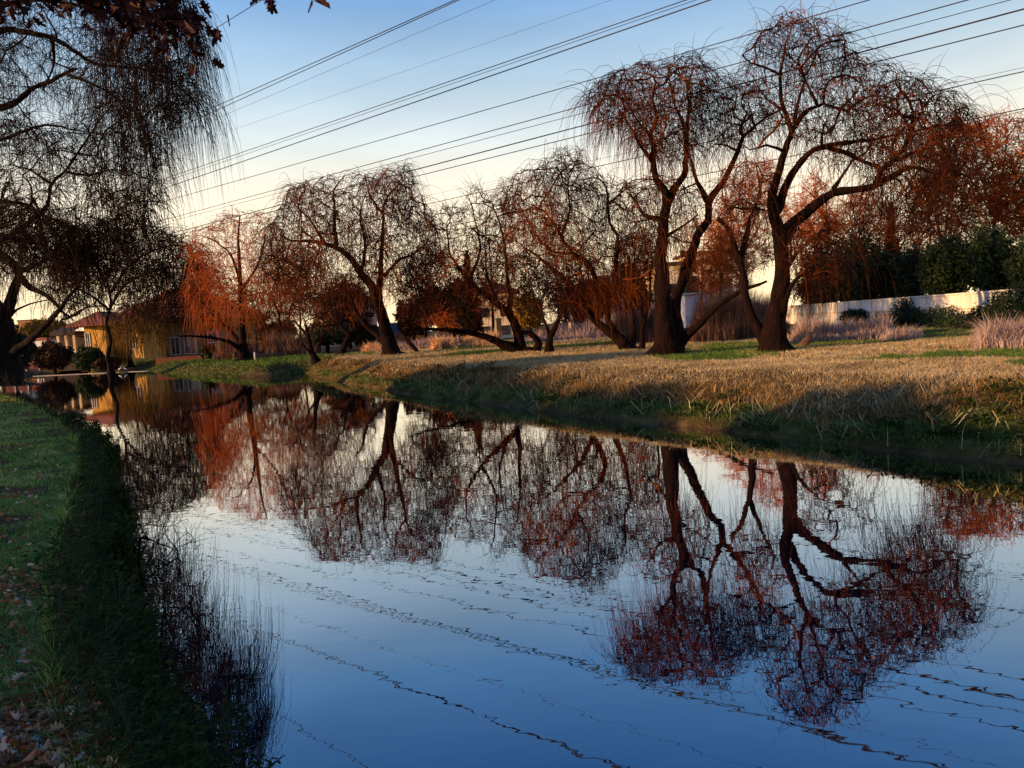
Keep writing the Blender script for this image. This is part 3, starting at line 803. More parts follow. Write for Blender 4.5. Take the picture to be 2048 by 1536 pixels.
# ------------------------------------------------------------------ the big willow on the near bank, shade put into its near-black colours
T = Tree((0, 790), seed=12, D=36, wig=0.06)
T.limb([(-5, 770), (2, 730), (0, 690), (-4, 650), (-10, 620)], 92, 70, 0.0)
T.limb([(-12, 630), (-50, 560), (-90, 450), (-110, 330), (-100, 230), (-60, 120), (-20, 20), (30, -120)], 50, 12, 0.0)
T.limb([(0, 640), (17, 612), (29, 576), (37, 545), (22, 522), (0, 502), (-40, 460)], 30, 12, 0.2)
T.limb([(33, 556), (44, 556), (61, 576), (85, 585), (105, 602), (122, 620), (141, 634), (160, 628)], 17, 5, -0.2)
T.limb([(20, 712), (37, 698), (61, 678), (93, 649), (115, 624), (137, 595), (159, 566), (175, 530)], 24, 6, -0.3)
T.limb([(124, 640), (150, 628), (175, 615), (215, 612)], 7, 3, 0.4)
T.limb([(5, 650), (35, 620), (70, 605), (105, 600)], 9, 3, 0.2)
T.limb([(-100, 235), (-40, 222), (0, 215), (31, 205), (62, 178), (96, 164), (130, 147), (154, 137)], 24, 8, -0.1)
T.limb([(-60, 120), (0, 62), (51, 65), (103, 75), (144, 99), (191, 127), (274, 137), (318, 150), (359, 174), (393, 212), (407, 260)], 18, 3, 0.1)
T.limb([(107, 76), (108, 110), (103, 144), (85, 180)], 9, 4, 0.1)
T.limb([(130, 147), (200, 175), (250, 210), (290, 240)], 8, 3, -0.4)
T.limb([(-20, 500), (86, 421), (103, 369), (130, 342), (164, 294), (205, 233), (240, 190)], 14, 4, 0.3)
T.limb([(-80, 410), (0, 404), (51, 410), (103, 438), (171, 462), (239, 489)], 15, 4, -0.3)
T.limb([(-70, 480), (0, 470), (80, 490), (160, 520), (250, 545)], 15, 4, 0.2)
T.limb([(37, 545), (90, 520), (150, 500), (220, 520), (270, 535)], 12, 4, -0.4)
T.limb([(103, 369), (60, 340), (20, 330)], 8, 3, 0.4)
T.limb([(130, 342), (180, 350), (230, 340), (280, 350)], 8, 3, -0.4)
T.limb([(-20, 20), (60, 0), (150, 10), (240, 30), (320, 20), (390, 40)], 12, 3, 0.3)
T.limb([(-100, 300), (-30, 290), (30, 270), (90, 250), (150, 260), (220, 270)], 12, 4, 0.4)
att = np.concatenate([
    T.sample_poly([(-300, -120), (0, -160), (300, -100), (400, 0), (425, 150), (400, 220), (330, 250), (250, 300), (150, 350), (0, 450), (-250, 400)], 2550, 5.5),
    T.sample_poly([(-50, 400), (60, 410), (170, 450), (200, 520), (150, 560), (80, 540), (-50, 540)], 1500, 3.6),
    T.sample_poly([(0, 250), (330, 250), (340, 420), (250, 480), (0, 430)], 850, 4.0),
    T.sample_poly([(60, 560), (180, 550), (220, 600), (140, 640)], 153, 1.5)])
T.grow(att, step=0.34, kill=0.45, maxn=22000)
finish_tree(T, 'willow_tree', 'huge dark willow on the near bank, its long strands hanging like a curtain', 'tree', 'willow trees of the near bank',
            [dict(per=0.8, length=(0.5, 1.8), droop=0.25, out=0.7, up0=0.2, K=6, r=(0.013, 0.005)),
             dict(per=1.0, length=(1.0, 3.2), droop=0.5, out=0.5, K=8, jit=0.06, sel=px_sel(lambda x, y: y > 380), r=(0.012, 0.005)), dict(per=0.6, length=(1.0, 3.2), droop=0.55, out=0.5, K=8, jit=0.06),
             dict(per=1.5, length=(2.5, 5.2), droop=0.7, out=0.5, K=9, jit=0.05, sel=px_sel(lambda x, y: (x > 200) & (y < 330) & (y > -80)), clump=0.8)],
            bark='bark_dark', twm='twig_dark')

# ------------------------------------------------------------------ background trees
def auto_tree(base, D, poly, natt, thick, name, label, cat, group, tw, bark='bark', twm='twig_orange', seed=0, w0=None, step=0.42, kill=0.55, stems=3):
    T = Tree(base, seed=seed, D=D)
    poly = np.array(poly, float); c = poly.mean(0); top = poly[:, 1].min()
    w0 = w0 or 0.45 * FOC / D
    bx, by = base
    T.limb([(bx, by + 3), (bx + 1, by - (by - c[1]) * 0.3), (bx + (c[0] - bx) * 0.4, by - (by - c[1]) * 0.6)], w0, w0 * 0.7, 0.0)
    lx, ly = T.px[-1]
    for k in range(stems):
        f = (k + 0.5) / stems
        ex = poly[:, 0].min() + (poly[:, 0].max() - poly[:, 0].min()) * (0.15 + 0.7 * f)
        ey = top + (c[1] - top) * (0.45 + 0.7 * abs(f - 0.5))
        T.limb([(lx, ly), (lx + (ex - lx) * 0.45 + T.r.normal() * 4, ly + (ey - ly) * 0.5), (ex, ey)], w0 * 0.55, w0 * 0.12, T.r.uniform(-0.5, 0.5))
    T.grow(T.sample_poly(poly, int(natt * 1.8), thick), step=step, kill=kill, infl=9)
    return finish_tree(T, name, label, cat, group, tw, bark=bark, twm=twm, thr=0.07)

BACK = 'bare trees glowing behind the garden wall'
def bt(L0, L1, per, r=0.018, droop=0.1, up0=0.5):
    return [dict(per=per * 2.2, length=(L0, L1), droop=droop, out=0.7, up0=up0, K=5, r=(r * 1.25, r * 0.5), maxr=0.06)]
auto_tree((1985, 590), 52, [(1850, 300), (1880, 255), (1960, 238), (2060, 225), (2160, 240), (2200, 380), (2100, 480), (1900, 470), (1830, 400)], 1500, 4.0, 'bare_tree', 'tall bare tree with a dense rusty crown at the right edge of the view', 'tree', BACK, bt(0.6, 1.8, 1.3, 0.014), twm='twig_rust', seed=41, stems=7, step=0.4, kill=0.5)
auto_tree((1890, 590), 60, [(1800, 470), (1830, 380), (1900, 330), (1960, 380), (1960, 500), (1860, 540)], 800, 4.0, 'bare_tree', 'rusty bare tree left of the dense one, above the ivy hedge', 'tree', BACK, bt(0.6, 1.8, 0.8, 0.016), seed=42, stems=5)
auto_tree((1720, 590), 62, [(1640, 450), (1680, 400), (1730, 375), (1790, 410), (1800, 480), (1740, 530), (1650, 520)], 800, 4.0, 'bare_tree', 'bright orange bare tree seen under the arching willow limb', 'tree', BACK, bt(0.6, 1.8, 1.0, 0.014), seed=43, stems=5)
auto_tree((1630, 590), 60, [(1580, 420), (1620, 340), (1660, 360), (1680, 460), (1650, 520), (1590, 520)], 600, 3.0, 'bare_tree', 'narrow orange bare tree right of the tallest willow trunk', 'tree', BACK, bt(0.6, 1.8, 0.9, 0.014), seed=44, stems=3)
auto_tree((1480, 600), 66, [(1420, 520), (1440, 400), (1500, 330), (1550, 320), (1580, 420), (1560, 520), (1480, 560)], 800, 4.0, 'bare_tree', 'orange bare tree between the two tallest willows', 'tree', BACK, bt(0.6, 1.8, 0.9, 0.014), seed=45, stems=5)
auto_tree((1440, 610), 62, [(1400, 540), (1420, 450), (1470, 460), (1500, 540), (1480, 600), (1410, 600)], 500, 3.0, 'bare_tree', 'low brown bare tree beside the cream building', 'tree', BACK, bt(0.6, 1.6, 1.4, 0.016), seed=46, stems=3)
auto_tree((600, 690), 95, [(540, 600), (560, 510), (610, 480), (650, 520), (650, 600), (590, 640)], 500, 4.0, 'bare_tree', 'golden brown bare tree behind the stunted willow', 'tree', BACK, [dict(per=0.9, length=(0.8, 3.5), droop=0.4, out=0.5, K=6, r=(0.028, 0.010), maxr=0.09)], seed=47, stems=4, twm='twig_orange')
auto_tree((512, 712), 88, [(440, 640), (450, 580), (520, 550), (590, 590), (590, 660), (500, 690)], 500, 4.0, 'bare_tree', 'hazy golden tree hanging behind the forked willow left of the inlet', 'tree', BACK, [dict(per=0.9, length=(0.8, 3.5), droop=0.4, out=0.5, K=6, r=(0.024, 0.009), maxr=0.09)], seed=48, stems=4, twm='twig_gold')
auto_tree((700, 690), 90, [(640, 640), (650, 570), (720, 560), (760, 600), (740, 660)], 350, 3.0, 'bare_tree', 'reddish bare tree in front of the pink building', 'tree', BACK, bt(0.6, 2.2, 1.3, 0.024), seed=49, stems=4, twm='twig')
auto_tree((875, 685), 62, [(842, 660), (850, 625), (880, 610), (915, 625), (915, 660)], 160, 1.5, 'bare_tree', 'small pale stemmed bush tree standing over the tawny grass', 'tree', BACK, bt(0.4, 1.0, 0.9, 0.014), seed=50, stems=5, twm='twig_orange', w0=3)

for k, (bx_, by_, D_, pl, na, sd_, lab, tm) in enumerate([
    (850, 690, 68, [(790, 600), (800, 520), (850, 480), (900, 500), (910, 600), (850, 650)], 500, 61, 'dark red bare tree between the broad and the spreading willows', 'twig_dark'),
    (985, 690, 66, [(920, 600), (930, 510), (990, 470), (1040, 520), (1040, 610), (980, 640)], 500, 62, 'dark red bare tree behind the stems of the spreading willow', 'twig'),
    (1130, 690, 66, [(1070, 600), (1080, 500), (1140, 470), (1190, 520), (1190, 600), (1130, 640)], 500, 63, 'dark bare tree right behind the lattice tower', 'twig_dark'),
    (1270, 690, 66, [(1210, 600), (1220, 490), (1280, 450), (1330, 500), (1320, 600), (1270, 640)], 500, 64, 'dark bare tree behind the slender sapling willow', 'twig_dark'),
    (560, 705, 84, [(480, 620), (500, 540), (560, 500), (620, 540), (630, 620), (560, 660)], 500, 65, 'rusty bare tree between the two willows beside the inlet', 'twig_orange'),
    (410, 715, 88, [(330, 640), (340, 560), (400, 520), (470, 560), (460, 650), (400, 680)], 500, 66, 'dark bare tree in front of the right half of the hipped roof house', 'twig'),
    (1400, 690, 70, [(1350, 560), (1360, 460), (1420, 420), (1470, 470), (1460, 570), (1400, 600)], 500, 67, 'orange bare tree behind the fork of the forked willow', 'twig_orange'),
    (1560, 600, 66, [(1540, 500), (1560, 420), (1620, 400), (1680, 440), (1680, 540), (1600, 580)], 500, 68, 'orange bare tree directly behind the tallest willow trunk', 'twig_orange'),
    (1790, 590, 58, [(1740, 500), (1760, 430), (1810, 400), (1850, 440), (1850, 530), (1790, 560)], 500, 69, 'rusty bare tree beside the dark pointed conifer', 'twig_rust'),
    (2060, 590, 56, [(1960, 420), (1990, 330), (2060, 290), (2140, 330), (2150, 450), (2040, 500)], 700, 70, 'rust red bare tree cut by the right picture edge above the hedge', 'twig_rust'),
    ]):
    auto_tree((bx_, by_), D_, pl, na, 3.0, 'bare_tree', lab, 'tree', BACK, bt(0.6, 2.4, 0.36, 0.015, 0.22), seed=sd_, stems=5, twm=tm, step=0.4, kill=0.5)

# ------------------------------------------------------------------ leafy trees, bushes and hedges
def leaf_cloud(centres, radii, n, size, rng, flat=0.0, shell=0.45):
    centres = np.asarray(centres, float); radii = np.asarray(radii, float)
    if radii.ndim == 1: radii = np.repeat(radii[:, None], 3, 1)
    vol = radii.prod(1) ** 0.8; ci = rng.choice(len(centres), n, p=vol / vol.sum())
    v = rng.normal(size=(n, 3)); v /= np.linalg.norm(v, axis=1)[:, None]
    rr = rng.random(n) ** shell
    p = centres[ci] + v * radii[ci] * rr[:, None] * (1 + 0.18 * rng.normal(size=(n, 1)) * (rr[:, None] > 0.8))
    a = rng.normal(size=(n, 3)) + v * 0.8; a /= np.linalg.norm(a, axis=1)[:, None]
    b_ = np.cross(a, rng.normal(size=(n, 3))); b_ /= np.linalg.norm(b_, axis=1)[:, None]
    sz = size * rng.uniform(0.5, 1.4, (n, 1))
    c_ = np.cross(a, b_)
    V = np.stack([p - a * sz, p + b_ * sz * 0.38 + c_ * sz * 0.1, p + a * sz, p - b_ * sz * 0.38 + c_ * sz * 0.1], 1).reshape(-1, 3)
    Fq = np.arange(n * 4).reshape(-1, 4)
    return V, Fq

def leafy(px, py_top, py_bot, wpx, D, name, label, cat, group, mat, seed, n=9000, size=0.16, nclump=26, cone=False, trunk=True, depth=None, bark='bark_dark'):
    rng = np.random.default_rng(seed)
    base = at(px, py_bot, D); top = at(px, py_top, D)
    base[2] = min(base[2], 0.95)
    hgt = top[2] - base[2]; hw = wpx * D / FOC / 2; hd = depth or hw
    root = empty(name, tuple(base)); tag(root, label, cat, group)
    cs = []; rs = []
    for k in range(nclump):
        if cone:
            f = k / (nclump - 1); rad = hw * (1 - f) ** 0.8
            a = k * 2.4; rr = rad * rng.uniform(0.3, 0.75)
            cs.append((base[0] + math.cos(a) * rr, base[1] + math.sin(a) * rr, base[2] + hgt * (0.08 + 0.9 * f)))
            rs.append((max(0.25, rad * 0.5), max(0.25, rad * 0.5), hgt * 0.07))
        else:
            while True:
                v = rng.uniform(-1, 1, 3)
                if (v ** 2).sum() < 1 and (v ** 2).sum() > 0.12: break
            q = rng.uniform(0.22, 0.42)
            lo = 0.06 if not trunk else 0.2
            cs.append((base[0] + v[0] * hw * 0.75, base[1] + v[1] * hd * 0.75, base[2] + hgt * (lo + (1 - lo) * (0.5 + 0.5 * v[2] * 0.78))))
            rs.append((hw * q, hd * q, min(hgt * 0.5 * q * 1.1, hw * 0.6)))
    V, Fq = leaf_cloud(cs, rs, n, size, rng)
    V[:, 2] = np.maximum(V[:, 2], 0.2)
    link_mesh('foliage' if not trunk else 'crown', np_mesh('crown', V, [Fq], M[mat], smooth=False), root)
    mb = MB()
    tr_r = max(0.06, hw * 0.07)
    O = Vector(base)
    mb.tube([Vector((0, 0, -0.2)), Vector((0.05 * hw, 0, hgt * 0.3)), Vector((0, 0.03 * hw, hgt * 0.75))], [tr_r * 1.3, tr_r, tr_r * 0.35], 7)
    for k in range(6 if not cone else 0):
        c_ = Vector(cs[rng.integers(len(cs))]) - O
        z0 = hgt * rng.uniform(0.12, 0.4)
        mb.tube([Vector((0, 0, z0)), Vector((c_.x * 0.5, c_.y * 0.5, (z0 + c_.z) * 0.5 + 0.1)), c_], [tr_r * 0.6, tr_r * 0.4, tr_r * 0.12], 5)
    mb.build('trunk', M[bark], root)
    return root

EVG = 'dark evergreen shrubs behind the garden wall'
leafy(1700, 478, 600, 190, 58, 'evergreen_shrub', 'broad dark evergreen behind the start of the white wall', 'shrub', EVG, 'ever_dark', 101, 14000, 0.17, 34)
leafy(1745, 505, 600, 110, 52, 'evergreen_shrub', 'darkest rounded evergreen right behind the middle of the white wall', 'shrub', EVG, 'ever_dark', 102, 9000, 0.15)
leafy(1815, 490, 595, 95, 50, 'evergreen_shrub', 'black narrow evergreen between the green and brown crowns over the wall', 'shrub', EVG, 'ever_dark', 103, 8000, 0.15)
leafy(1888, 470, 592, 100, 44, 'evergreen_shrub', 'olive green leafy shrub showing bare stems above the wall', 'shrub', EVG, 'ever', 104, 9000, 0.14)
leafy(1975, 440, 590, 120, 42, 'evergreen_shrub', 'tallest olive green shrub above the right end of the wall', 'shrub', EVG, 'ever', 105, 12000, 0.14)
leafy(2060, 480, 590, 120, 40, 'evergreen_shrub', 'green shrub cut by the right edge of the picture above the wall', 'shrub', EVG, 'ever', 106, 9000, 0.14)
leafy(1640, 540, 612, 110, 72, 'evergreen_shrub', 'low dark thicket behind the trunk of the tallest willow', 'shrub', EVG, 'brush', 107, 8000, 0.15)
leafy(1785, 415, 560, 62, 70, 'conifer_tree', 'dark pointed conifer rising behind the garden wall', 'tree', 'conifers in the distance', 'ever_dark', 108, 7000, 0.22, 40, cone=True)
leafy(945, 510, 690, 60, 75, 'conifer_tree', 'dark bushy conifer behind the spreading willow', 'tree', 'conifers in the distance', 'brush', 109, 7000, 0.24, 40, cone=True)
leafy(700, 560, 690, 70, 100, 'conifer_tree', 'dark conifer between the broad willow and the pink building', 'tree', 'conifers in the distance', 'ever_dark', 110, 6000, 0.26, 40, cone=True)
TH = 'thickets beyond the far bank'
leafy(905, 560, 690, 130, 70, 'thicket_bush', 'large dark red brown thicket behind the spreading willow', 'bush', TH, 'brush', 111, 16000, 0.2, 40)
leafy(930, 590, 690, 60, 64, 'thicket_bush', 'black upright bush in front of the pale building', 'bush', TH, 'ever_dark', 112, 9000, 0.18, trunk=False)
leafy(1062, 585, 690, 70, 62, 'thicket_bush', 'rounded golden olive bush left of the lattice tower legs', 'bush', TH, 'ever_gold', 113, 12000, 0.16)
leafy(828, 590, 688, 80, 74, 'thicket_bush', 'dark brown thicket right of the broad willow trunk', 'bush', TH, 'brush', 114, 9000, 0.2)
leafy(655, 640, 706, 100, 84, 'thicket_bush', 'low green gold bush behind the crooked small willow', 'bush', TH, 'ever', 115, 9000, 0.2)
leafy(730, 640, 700, 70, 88, 'thicket_bush', 'dull brown bush behind the leaning stem of the broad willow', 'bush', TH, 'brush', 116, 6000, 0.2)
leafy(560, 640, 710, 90, 90, 'thicket_bush', 'brown bush behind the log on the low far bank', 'bush', TH, 'brush', 117, 8000, 0.22)
leafy(1180, 560, 680, 150, 72, 'thicket_bush', 'wide dark thicket behind the leaning willow', 'bush', TH, 'brush', 118, 14000, 0.2, 40)
leafy(1265, 520, 660, 90, 76, 'thicket_bush', 'tall dark thicket between the leaning and forked willows', 'bush', TH, 'brush', 119, 10000, 0.2)
leafy(1375, 470, 520, 40, 95, 'thicket_bush', 'small dark treetop above the cream building roof', 'bush', TH, 'ever_dark', 120, 3000, 0.2, trunk=True)
leafy(110, 682, 745, 76, 92, 'round_bush', 'big round dark red bush beside the far end of the river', 'bush', 'bushes by the house', 'brush', 121, 14000, 0.2, 40, trunk=False)
leafy(178, 690, 742, 62, 90, 'round_bush', 'light green spiky bush beside the yellow wall', 'bush', 'bushes by the house', 'ever', 122, 9000, 0.2, 30, trunk=False)
leafy(215, 712, 744, 50, 88, 'round_bush', 'low brown bush at the water edge under the yellow wall', 'bush', 'bushes by the house', 'brush', 123, 6000, 0.2, 30, trunk=False)
leafy(420, 690, 722, 40, 86, 'round_bush', 'small green bush at the end of the brick retaining wall', 'bush', 'bushes by the house', 'ever', 124, 5000, 0.18, 20, trunk=False)
leafy(30, 660, 735, 90, 70, 'round_bush', 'black bush mass right beside the huge near willow trunk', 'bush', 'bushes by the house', 'ever_dark', 125, 12000, 0.2, 40, trunk=False)
leafy(95, 640, 700, 110, 150, 'distant_tree', 'orange brown treetops behind the veranda', 'tree', 'distant trees', 'ever_gold', 126, 6000, 0.45)
leafy(35, 648, 715, 90, 150, 'distant_tree', 'brown treetops below the distant tower block', 'tree', 'distant trees', 'brush', 127, 6000, 0.45)
leafy(30, 640, 690, 22, 170, 'conifer_tree', 'tiny ragged conifer left of the distant tower block', 'tree', 'conifers in the distance', 'brush', 128, 2500, 0.35, 30, cone=True)

# trees added on the near bank outside the view to throw shade over the river
for k, (x, y, wd, h) in enumerate([(-26, 1, 7, 5.4), (-30, -8, 8, 6.2), (-24, -15, 8, 6.5), (-22, -26, 8, 7.5), (-33, 8, 7, 6.6), (-36, 17, 6, 6.8), (-30, -34, 9, 10.0)]):
    rng = np.random.default_rng(300 + k)
    root = empty('added_shade_tree', (x, y, 0.9))
    tag(root, 'leafy round tree added out of view on the near bank to shade the river', 'tree', 'added shade trees on the near bank')
    cs = [(x + rng.normal() * wd * 0.22, y + rng.normal() * wd * 0.35, 0.9 + h * rng.uniform(0.12, 0.85)) for _ in range(26)]
    V, Fq = leaf_cloud(cs, [(wd * 0.25, wd * 0.30, h * 0.14)] * 26, 14000, 0.34, rng)
    link_mesh('crown', np_mesh('crown', V, [Fq], M['ever'], smooth=False), root)
    MB().tube([(0, 0, -0.3), (0.1, 0, h * 0.4), (0, 0.1, h * 0.8)], [0.35, 0.25, 0.1], 8).build('trunk', M['bark_dark'], root)

# ------------------------------------------------------------------ garden wall and its ivy
wa = empty('garden_wall', (26.9, 77, 0.9))
tag(wa, 'long white plastered garden wall running behind the pale reeds', 'wall')
p0 = Vector((26.9, 77, 0)); p1 = Vector((20.6, 27, 0))
dirw = (p1 - p0).normalized(); nrm = Vector((-dirw.y, dirw.x, 0))
if nrm.x > 0: nrm = -nrm
def wall_piece(a0, a1, o0, o1, z0, z1):
    q = []
    for z in (z0, z1):
        for a, o in ((a0, o0), (a1, o0), (a1, o1), (a0, o1)):
            v = p0 + dirw * a + nrm * o - Vector((26.9, 77, 0)); q.append((v.x, v.y, z - 0.9))
    return q
LW = (p1 - p0).length
MB().hexa(wall_piece(0, LW, -0.11, 0.11, 0.5, 2.62)).build('wall_face', M['plaster'], wa)
MB().hexa(wall_piece(-0.05, LW, -0.16, 0.16, 2.62, 2.70)).build('coping', M['plaster'], wa)
mb = MB()
for k in range(15):
    mb.hexa(wall_piece(1.5 + k * 3.2, 1.62 + k * 3.2, 0.11, 0.15, 0.5, 1.93))
mb.hexa(wall_piece(0, LW, 0.11, 0.19, 1.93, 1.985))
mb.build('ledge', M['cream'], wa)
# ivy on the wall
def ivy(a_spans, seed, name, label):
    rng = np.random.default_rng(seed)
    root = empty(name, tuple(p0 + dirw * a_spans[0][0])); tag(root, label, 'hedge', 'dark hedges against the white wall')
    cs = []; rs = []
    for a0, a1, h in a_spans:
        a = a0
        while a < a1:
            hh = h * rng.uniform(0.8, 1.12)
            z = 0.95
            while z < 0.95 + hh:
                v = p0 + dirw * a + nrm * rng.uniform(0.35, 0.6)
                cs.append((v.x, v.y, z)); rs.append((0.34, 0.34, 0.3)); z += 0.3
            a += 0.4
    V, Fq = leaf_cloud(cs, rs, 230 * len(cs) if len(cs) < 60 else 110 * len(cs), 0.07, rng)
    link_mesh('foliage', np_mesh('foliage', V, [Fq], M['ivy'], smooth=False), root)
    mb = MB()
    for c_ in cs[::5]:
        mb.tube([Vector((c_[0], c_[1], 0.7)) - root.location, Vector((c_[0] + 0.05, c_[1], c_[2])) - root.location], [0.03, 0.015], 5)
    mb.build('stem', M['bark_dark'], root)
def wall_a(px):
    """distance along the wall at which it crosses picture column px"""
    best = min(np.linspace(0, LW, 800), key=lambda a: abs(project(np.array(p0 + dirw * a + Vector((0, 0, 2))))[0] - px))
    return best
ivy([(wall_a(1704), wall_a(1744), 1.0)], 1, 'hedge_bush', 'small round dark bush alone against the white wall')
ivy([(wall_a(1768), wall_a(1812), 0.8), (wall_a(1812), wall_a(1840), 1.5), (wall_a(1840), wall_a(2004), 0.95)], 2, 'ivy_hedge', 'long dark ivy hedge covering the lower half of the white wall')
ivy([(wall_a(2006), LW, 1.75)], 3, 'ivy_hedge', 'tall dark ivy hiding the right end of the white wall')

# ------------------------------------------------------------------ buildings
def building(name, label, x0, x1, y0, y1, z1, wallm, roofm, z0=0.4, roof='hip', ridge=2.5, over=0.5, wins=(), rz=0.0, chim=None, cat='house', slab=0.35, group=None):
    cx, cy = (x0 + x1) / 2, (y0 + y1) / 2
    root = empty(name, (cx, cy, z0), rz); tag(root, label, cat, group)
    hx, hy, H = (x1 - x0) / 2, (y1 - y0) / 2, z1 - z0
    MB().box(-hx, hx, -hy, hy, -1.0, H).build('wall', M[wallm], root)
    mb = MB(); e = over
    if roof == 'hip':
        r = min(hx, hy) * 0.95; rx, ry = max(hx - r, 0.05), max(hy - r, 0.05)
        b4 = [(-hx - e, -hy - e, H), (hx + e, -hy - e, H), (hx + e, hy + e, H), (-hx - e, hy + e, H)]
        u4 = [(-rx, -ry, H + ridge), (rx, -ry, H + ridge), (rx, ry, H + ridge), (-rx, ry, H + ridge)]
        mb.hexa([(p[0], p[1], H + 0.004) for p in b4] + [(p[0], p[1], H + 0.16) for p in b4])
        bb = [(p[0] * 0.995, p[1] * 0.995, H + 0.165) for p in b4]
        for i in range(4):
            j = (i + 1) % 4; mb.poly([bb[i], bb[j], u4[j], u4[i]])
        mb.poly(u4)
    else:
        mb.box(-hx - e, hx + e, -hy - e, hy + e, H + 0.004, H + slab)
    rf = mb.build('roof', M[roofm], root)
    if chim:
        c_x, c_h = chim
        ch = MB().box(c_x - 0.55, c_x + 0.55, -0.5, 0.5, H + 0.2, H + c_h).box(c_x - 0.68, c_x + 0.68, -0.62, 0.62, H + c_h + 0.002, H + c_h + 0.22).build('chimney', M['brick'], rf)
    for wn in wins:
        side, u, z, ww, hh = wn[:5]
        kind = wn[5] if len(wn) > 5 else 'window'
        fr = MB(); gl = MB(); t_ = 0.09
        def bx(mbx, a0, a1, zz0, zz1, o0, o1):
            if side == 'f': mbx.box(a0, a1, -hy - o1, -hy - o0, zz0, zz1)
            else: mbx.box(-hx - o1, -hx - o0, a0, a1, zz0, zz1)
        for a0, a1, q0, q1 in ((u - ww / 2 - t_, u - ww / 2, z - t_, z + hh + t_), (u + ww / 2, u + ww / 2 + t_, z - t_, z + hh + t_), (u - ww / 2, u + ww / 2, z - t_, z), (u - ww / 2, u + ww / 2, z + hh, z + hh + t_)):
            bx(fr, a0, a1, q0, q1, 0.0, 0.07)
        bx(fr, u - 0.03, u + 0.03, z, z + hh, 0.012, 0.05)
        if hh > 1.2: bx(fr, u - ww / 2, u - 0.03, z + hh * 0.5 - 0.03, z + hh * 0.5 + 0.03, 0.012, 0.05)
        bx(gl, u - ww / 2, u + ww / 2, z, z + hh, 0.001, 0.01)
        f_ = fr.build(kind, M['white'] if wallm != 'cream' else M['darkroof'], root); gl.build('pane', M['glass'], f_)
    return root

def X(px, D, py=700): return float(at(px, py, D)[0])
def Zz(px, py, D): return float(at(px, py, D)[2])
D0 = 108
hz = Zz(300, 600, D0)
building('hip_roof_house', 'large dark house with a high hipped roof and chimney beyond the river end', X(205, D0), X(470, D0), D0, D0 + 15, Zz(330, 645, D0), 'ochre', 'tile', ridge=Zz(330, 572, D0) - Zz(330, 645, D0), over=0.9,
         wins=[('f', 1.0, 1.0, 1.2, 2.4, 'door'), ('f', 3.2, 1.0, 1.6, 2.4, 'door'), ('f', -5.5, 2.6, 1.4, 1.4), ('f', -1.8, 2.8, 1.2, 1.3), ('f', 6.5, 2.4, 1.4, 1.4), ('l', -3, 2.5, 1.4, 1.4)], chim=(2.6, 8.6))
building('yellow_house_wing', 'sunlit yellow house wing with a low orange tile roof, left of the big house', X(172, 100), X(214, 100), 100, 107, Zz(195, 652, 100), 'yellow', 'tile', ridge=2.0, over=1.6,
         wins=[('f', -1.0, 3.0, 0.5, 1.6)])
building('yellow_gable_wing', 'small sunlit yellow annex half hidden behind the hanging golden willow', X(252, 101), X(287, 101), 101, 107.5, Zz(270, 643, 101), 'yellow', 'tile', ridge=1.3, over=0.4,
         wins=[('f', -0.2, 2.2, 0.7, 1.7)])
# veranda
vd = empty('veranda', (X(138, 102), 102, 0.6)); tag(vd, 'dark roofed veranda with pale posts left of the yellow wall', 'veranda')
zt = Zz(138, 665, 102) - 0.6; wv = 62 * 102 / FOC
mb = MB().poly([(-wv * 0.2, -2.4, zt + 0.1), (wv * 0.56, -2.4, zt + 0.1), (wv * 0.56, 2.4, zt + 1.7), (wv * 0.2, 2.4, zt + 1.7)]).box(-wv * 0.22, wv * 0.56, -2.4, 2.4, zt - 0.4, zt + 0.09); mb.build('roof', M['darkroof'], vd)
MB().box(-wv * 0.55, wv * 0.55, -2.3, 2.3, -0.4, 1.5).box(-wv * 0.55, wv * 0.55, 1.7, 2.2, 1.502, zt - 0.42).build('deck', M['darkroof'], vd)
for k in range(5):
    xk = -wv * 0.5 + k * wv * 0.25
    MB().box(xk - 0.14, xk + 0.14, -2.28, -2.0, 1.505, zt - (0.41 if k > 1 else 0.9)).build('post', M['cream'], vd)
MB().box(-wv * 0.52, wv * 0.52, -2.26, -2.2, 2.1, 2.2).build('railing', M['cream'], vd)

building('pink_building', 'pink plastered building glimpsed behind the broad round willow', X(635, 130), X(735, 130), 130, 142, Zz(690, 600, 130), 'pink', 'tile', ridge=2.6, over=0.5,
         wins=[('f', -2.5, 3.6, 1.2, 1.3), ('f', 0.5, 3.6, 1.2, 1.3), ('f', 3.2, 3.6, 1.2, 1.3), ('f', -1, 0.9, 1.2, 1.3)])
building('low_brown_shed', 'low brown roofed shed behind the broad willow trunk', X(715, 100), X(850, 100), 100, 108, Zz(780, 672, 100), 'ochre', 'darkroof', ridge=1.8, over=0.4,
         wins=[('f', -1.5, 0.8, 1.0, 0.9)], cat='shed')
building('pale_yellow_house', 'pale yellow house behind the spreading willow, seen through its stems', X(950, 110), X(1040, 110), 110, 120, Zz(1000, 585, 110), 'cream', 'darkroof', ridge=1.8, over=0.5,
         wins=[('f', -1.6, 3.6, 1.2, 1.2), ('f', 1.4, 3.6, 1.2, 1.2), ('f', -1.5, 0.9, 1.0, 1.2), ('f', 1.4, 0.9, 1.2, 1.2)])
building('flat_roof_block', 'cream flat roofed building behind the forked willow', X(1325, 105), X(1450, 105), 105, 118, Zz(1380, 527, 105), 'cream', 'darkroof', roof='flat', over=0.5,
         wins=[('f', -3.0, 5.2, 1.4, 1.2), ('f', 0.3, 5.2, 1.4, 1.2), ('f', 3.2, 5.2, 1.4, 1.2), ('f', -2.0, 2.2, 1.4, 1.2), ('f', 1.6, 2.2, 1.4, 1.2)], cat='building')
